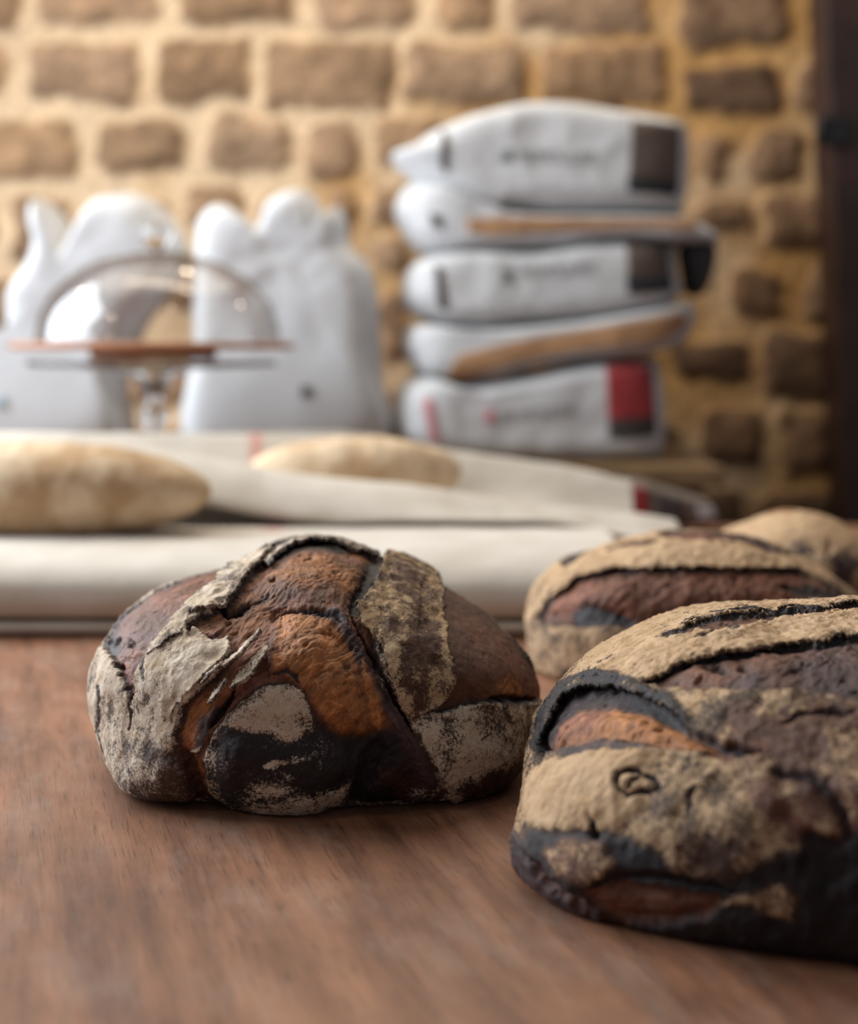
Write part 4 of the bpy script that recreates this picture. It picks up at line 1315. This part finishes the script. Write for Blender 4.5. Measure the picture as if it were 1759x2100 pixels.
holesB = [(1470, 1366, 26, 12, 5), (1525, 1358, 12, 9, 4), (1640, 1345, 14, 5, 2), (1710, 1345, 14, 5, 2), (1105, 1545, 10, 22, 5), (1390, 1468, 7, 6, 3)]
flapsB = [
    dict(p=[(1095, 1530), (1108, 1470), (1145, 1415), (1195, 1380), (1262, 1384), (1330, 1408), (1395, 1455), (1412, 1480), (1380, 1468), (1320, 1432), (1262, 1410), (1205, 1408), (1160, 1428), (1128, 1470), (1108, 1530)],
         free=[(1110, 1520), (1160, 1430), (1205, 1410), (1265, 1412), (1325, 1434), (1395, 1474)], lift=2.5, lw=22, h=1.0, crown=0, flour=.15, fvar=.3, und=DK, edge=DK, label='burnt curled ear of crust over the left tear'),
    dict(p=[(1350, 1312), (1400, 1268), (1480, 1252), (1600, 1240), (1759, 1226), (1900, 1232), (1900, 1242), (1759, 1238), (1640, 1250), (1560, 1262), (1480, 1270), (1400, 1290)],
         free=[(1400, 1290), (1480, 1270), (1640, 1250), (1759, 1238)], lift=1.5, lw=18, h=0.8, crown=0, flour=1.0, fvar=.2, label='pale floury rim along the upper slash'),
    dict(p=[(1300, 1395), (1380, 1350), (1460, 1322), (1560, 1310), (1660, 1298), (1759, 1286), (1950, 1290), (1950, 1308), (1759, 1306), (1650, 1319), (1550, 1333), (1450, 1350), (1385, 1370), (1325, 1400)],
         free=[(1325, 1400), (1385, 1370), (1450, 1350), (1650, 1319), (1759, 1306)], lift=2.0, lw=20, h=0.8, crown=0, flour=1.0, fvar=.25, edge=PU, ew=2.5, label='pale floury rim above the wide slash'),
]
build_loaf('large dark oval loaf with burnt underside shaded darker in its colour, nearest the camera at the right', (.270, .780, .055), (.210, .200, .080, .054), math.radians(-22), 2.35, silB, (1690, 1610),
           layersB, linesB, holesB, flapsB, 340, dict(und=np.array([.085, .052, .038]), flour=.5, fvar=.5, wr=1.8), 2, M_crustB, ragged=6, vexp=3.4)

# --- the loaf behind it
silC = [(1076, 1320), (1079, 1262), (1094, 1202), (1140, 1157), (1168, 1137), (1215, 1131), (1250, 1113), (1320, 1096), (1360, 1087), (1420, 1084), (1480, 1088), (1560, 1104),
        (1640, 1138), (1700, 1176), (1770, 1235), (1820, 1300), (1800, 1370), (1700, 1420), (1500, 1445), (1300, 1448), (1180, 1438), (1110, 1410), (1084, 1370)]
layersC = [
    dict(p=[(1060, 1300), (1150, 1140), (1400, 1070), (1700, 1160), (1700, 1200), (1600, 1165), (1240, 1165), (1130, 1220)], flour=1.0, fvar=.25, e=10, h=1),
    dict(p=[(1100, 1264), (1130, 1222), (1180, 1187), (1240, 1169), (1400, 1164), (1550, 1166), (1640, 1168), (1700, 1195), (1745, 1228), (1720, 1260), (1600, 1262), (1450, 1275), (1340, 1300), (1280, 1290), (1200, 1282), (1112, 1276)],
         und=RB, und2=BR, us=28, edge=DK, ew=5, flour=0, h=-2.5, bulge=4, tear=1, e=4),
    dict(p=[(1170, 1258), (1200, 1238), (1240, 1250), (1300, 1272), (1310, 1290), (1240, 1284), (1180, 1280)], und=np.array([.085, .08, .085]), flour=0, h=-2, e=6),
    dict(p=[(1600, 1200), (1660, 1190), (1720, 1215), (1740, 1240), (1640, 1225)], und=DK, flour=0, h=-2, e=10),
    dict(p=[(1345, 1096), (1370, 1084), (1430, 1078), (1490, 1086), (1560, 1108), (1640, 1140), (1580, 1132), (1520, 1112), (1450, 1107), (1390, 1104)], und=RB * .8, und2=BR, flour=0, h=-3, tear=.8, e=4, edge=PU),
    dict(p=[(1245, 1122), (1290, 1112), (1350, 1108), (1350, 1114), (1290, 1122), (1250, 1127)], und=BR, flour=0, h=-2, e=3),
    dict(p=[(1150, 1150), (1175, 1134), (1210, 1131), (1190, 1142), (1162, 1165)], und=DK, flour=0, h=-2, e=5),
    dict(p=[(1115, 1290), (1300, 1295), (1330, 1330), (1300, 1400), (1160, 1420), (1110, 1350)], flour=.66, fvar=.5, fs=60, und=MB, e=14, h=1),
]
linesC = [dict(p=[(1130, 1222), (1180, 1186), (1240, 1168), (1400, 1162), (1550, 1164), (1640, 1168)], w=5, h=-2, und=DK, taper=False)]
holesC = [(1283, 1182, 8, 5, 3), (1505, 1182, 8, 5, 3), (1380, 1176, 8, 5, 3), (1610, 1200, 14, 5, 3)]
flapsC = [dict(p=[(1128, 1222), (1160, 1180), (1235, 1148), (1400, 1140), (1550, 1146), (1640, 1158), (1640, 1169), (1550, 1167), (1400, 1165), (1240, 1170), (1180, 1188), (1133, 1224)],
               free=[(1133, 1224), (1180, 1188), (1240, 1170), (1400, 1165), (1640, 1169)], lift=2, lw=22, h=0.8, crown=0, flour=.95, fvar=.3, edge=PU, ew=2.5, label='pale floury rim above the slash')]
build_loaf('oval loaf with one long brown slash, behind the nearest loaf', (.232, 1.195, .05), (.150, .098, .075, .05), math.radians(-8), 2.3, silC, (1440, 1270),
           layersC, linesC, holesC, flapsC, 200, dict(und=MB, flour=.75, fvar=.4), 3, M_crustB)

silD = [(1462, 1110), (1490, 1086), (1530, 1070), (1585, 1050), (1640, 1046), (1700, 1060), (1742, 1082), (1790, 1120), (1840, 1180), (1850, 1230), (1800, 1262), (1650, 1278), (1520, 1265), (1470, 1200)]
layersD = [dict(p=[(1590, 1130), (1650, 1110), (1720, 1120), (1800, 1150), (1850, 1240), (1650, 1240)], flour=.50, fvar=.6, fs=60, e=24, und=PU, h=0)]
linesD = [dict(p=[(1698, 1098), (1702, 1125), (1698, 1140)], w=4, h=-3, und=BR), dict(p=[(1575, 1052), (1600, 1045), (1630, 1052)], w=5, h=1, und=OR * .6)]
build_loaf('rounded pale floury loaf at the right edge, furthest of the four loaves', (at(1655, 1100, 1.40)[0], 1.40, .05), (.088, .085, .062, .05), 0, 2.2, silD, (1655, 1165),
           layersD, linesD, [], [], 120, dict(und=BR, flour=.98, fvar=.35), 4, M_crustB)
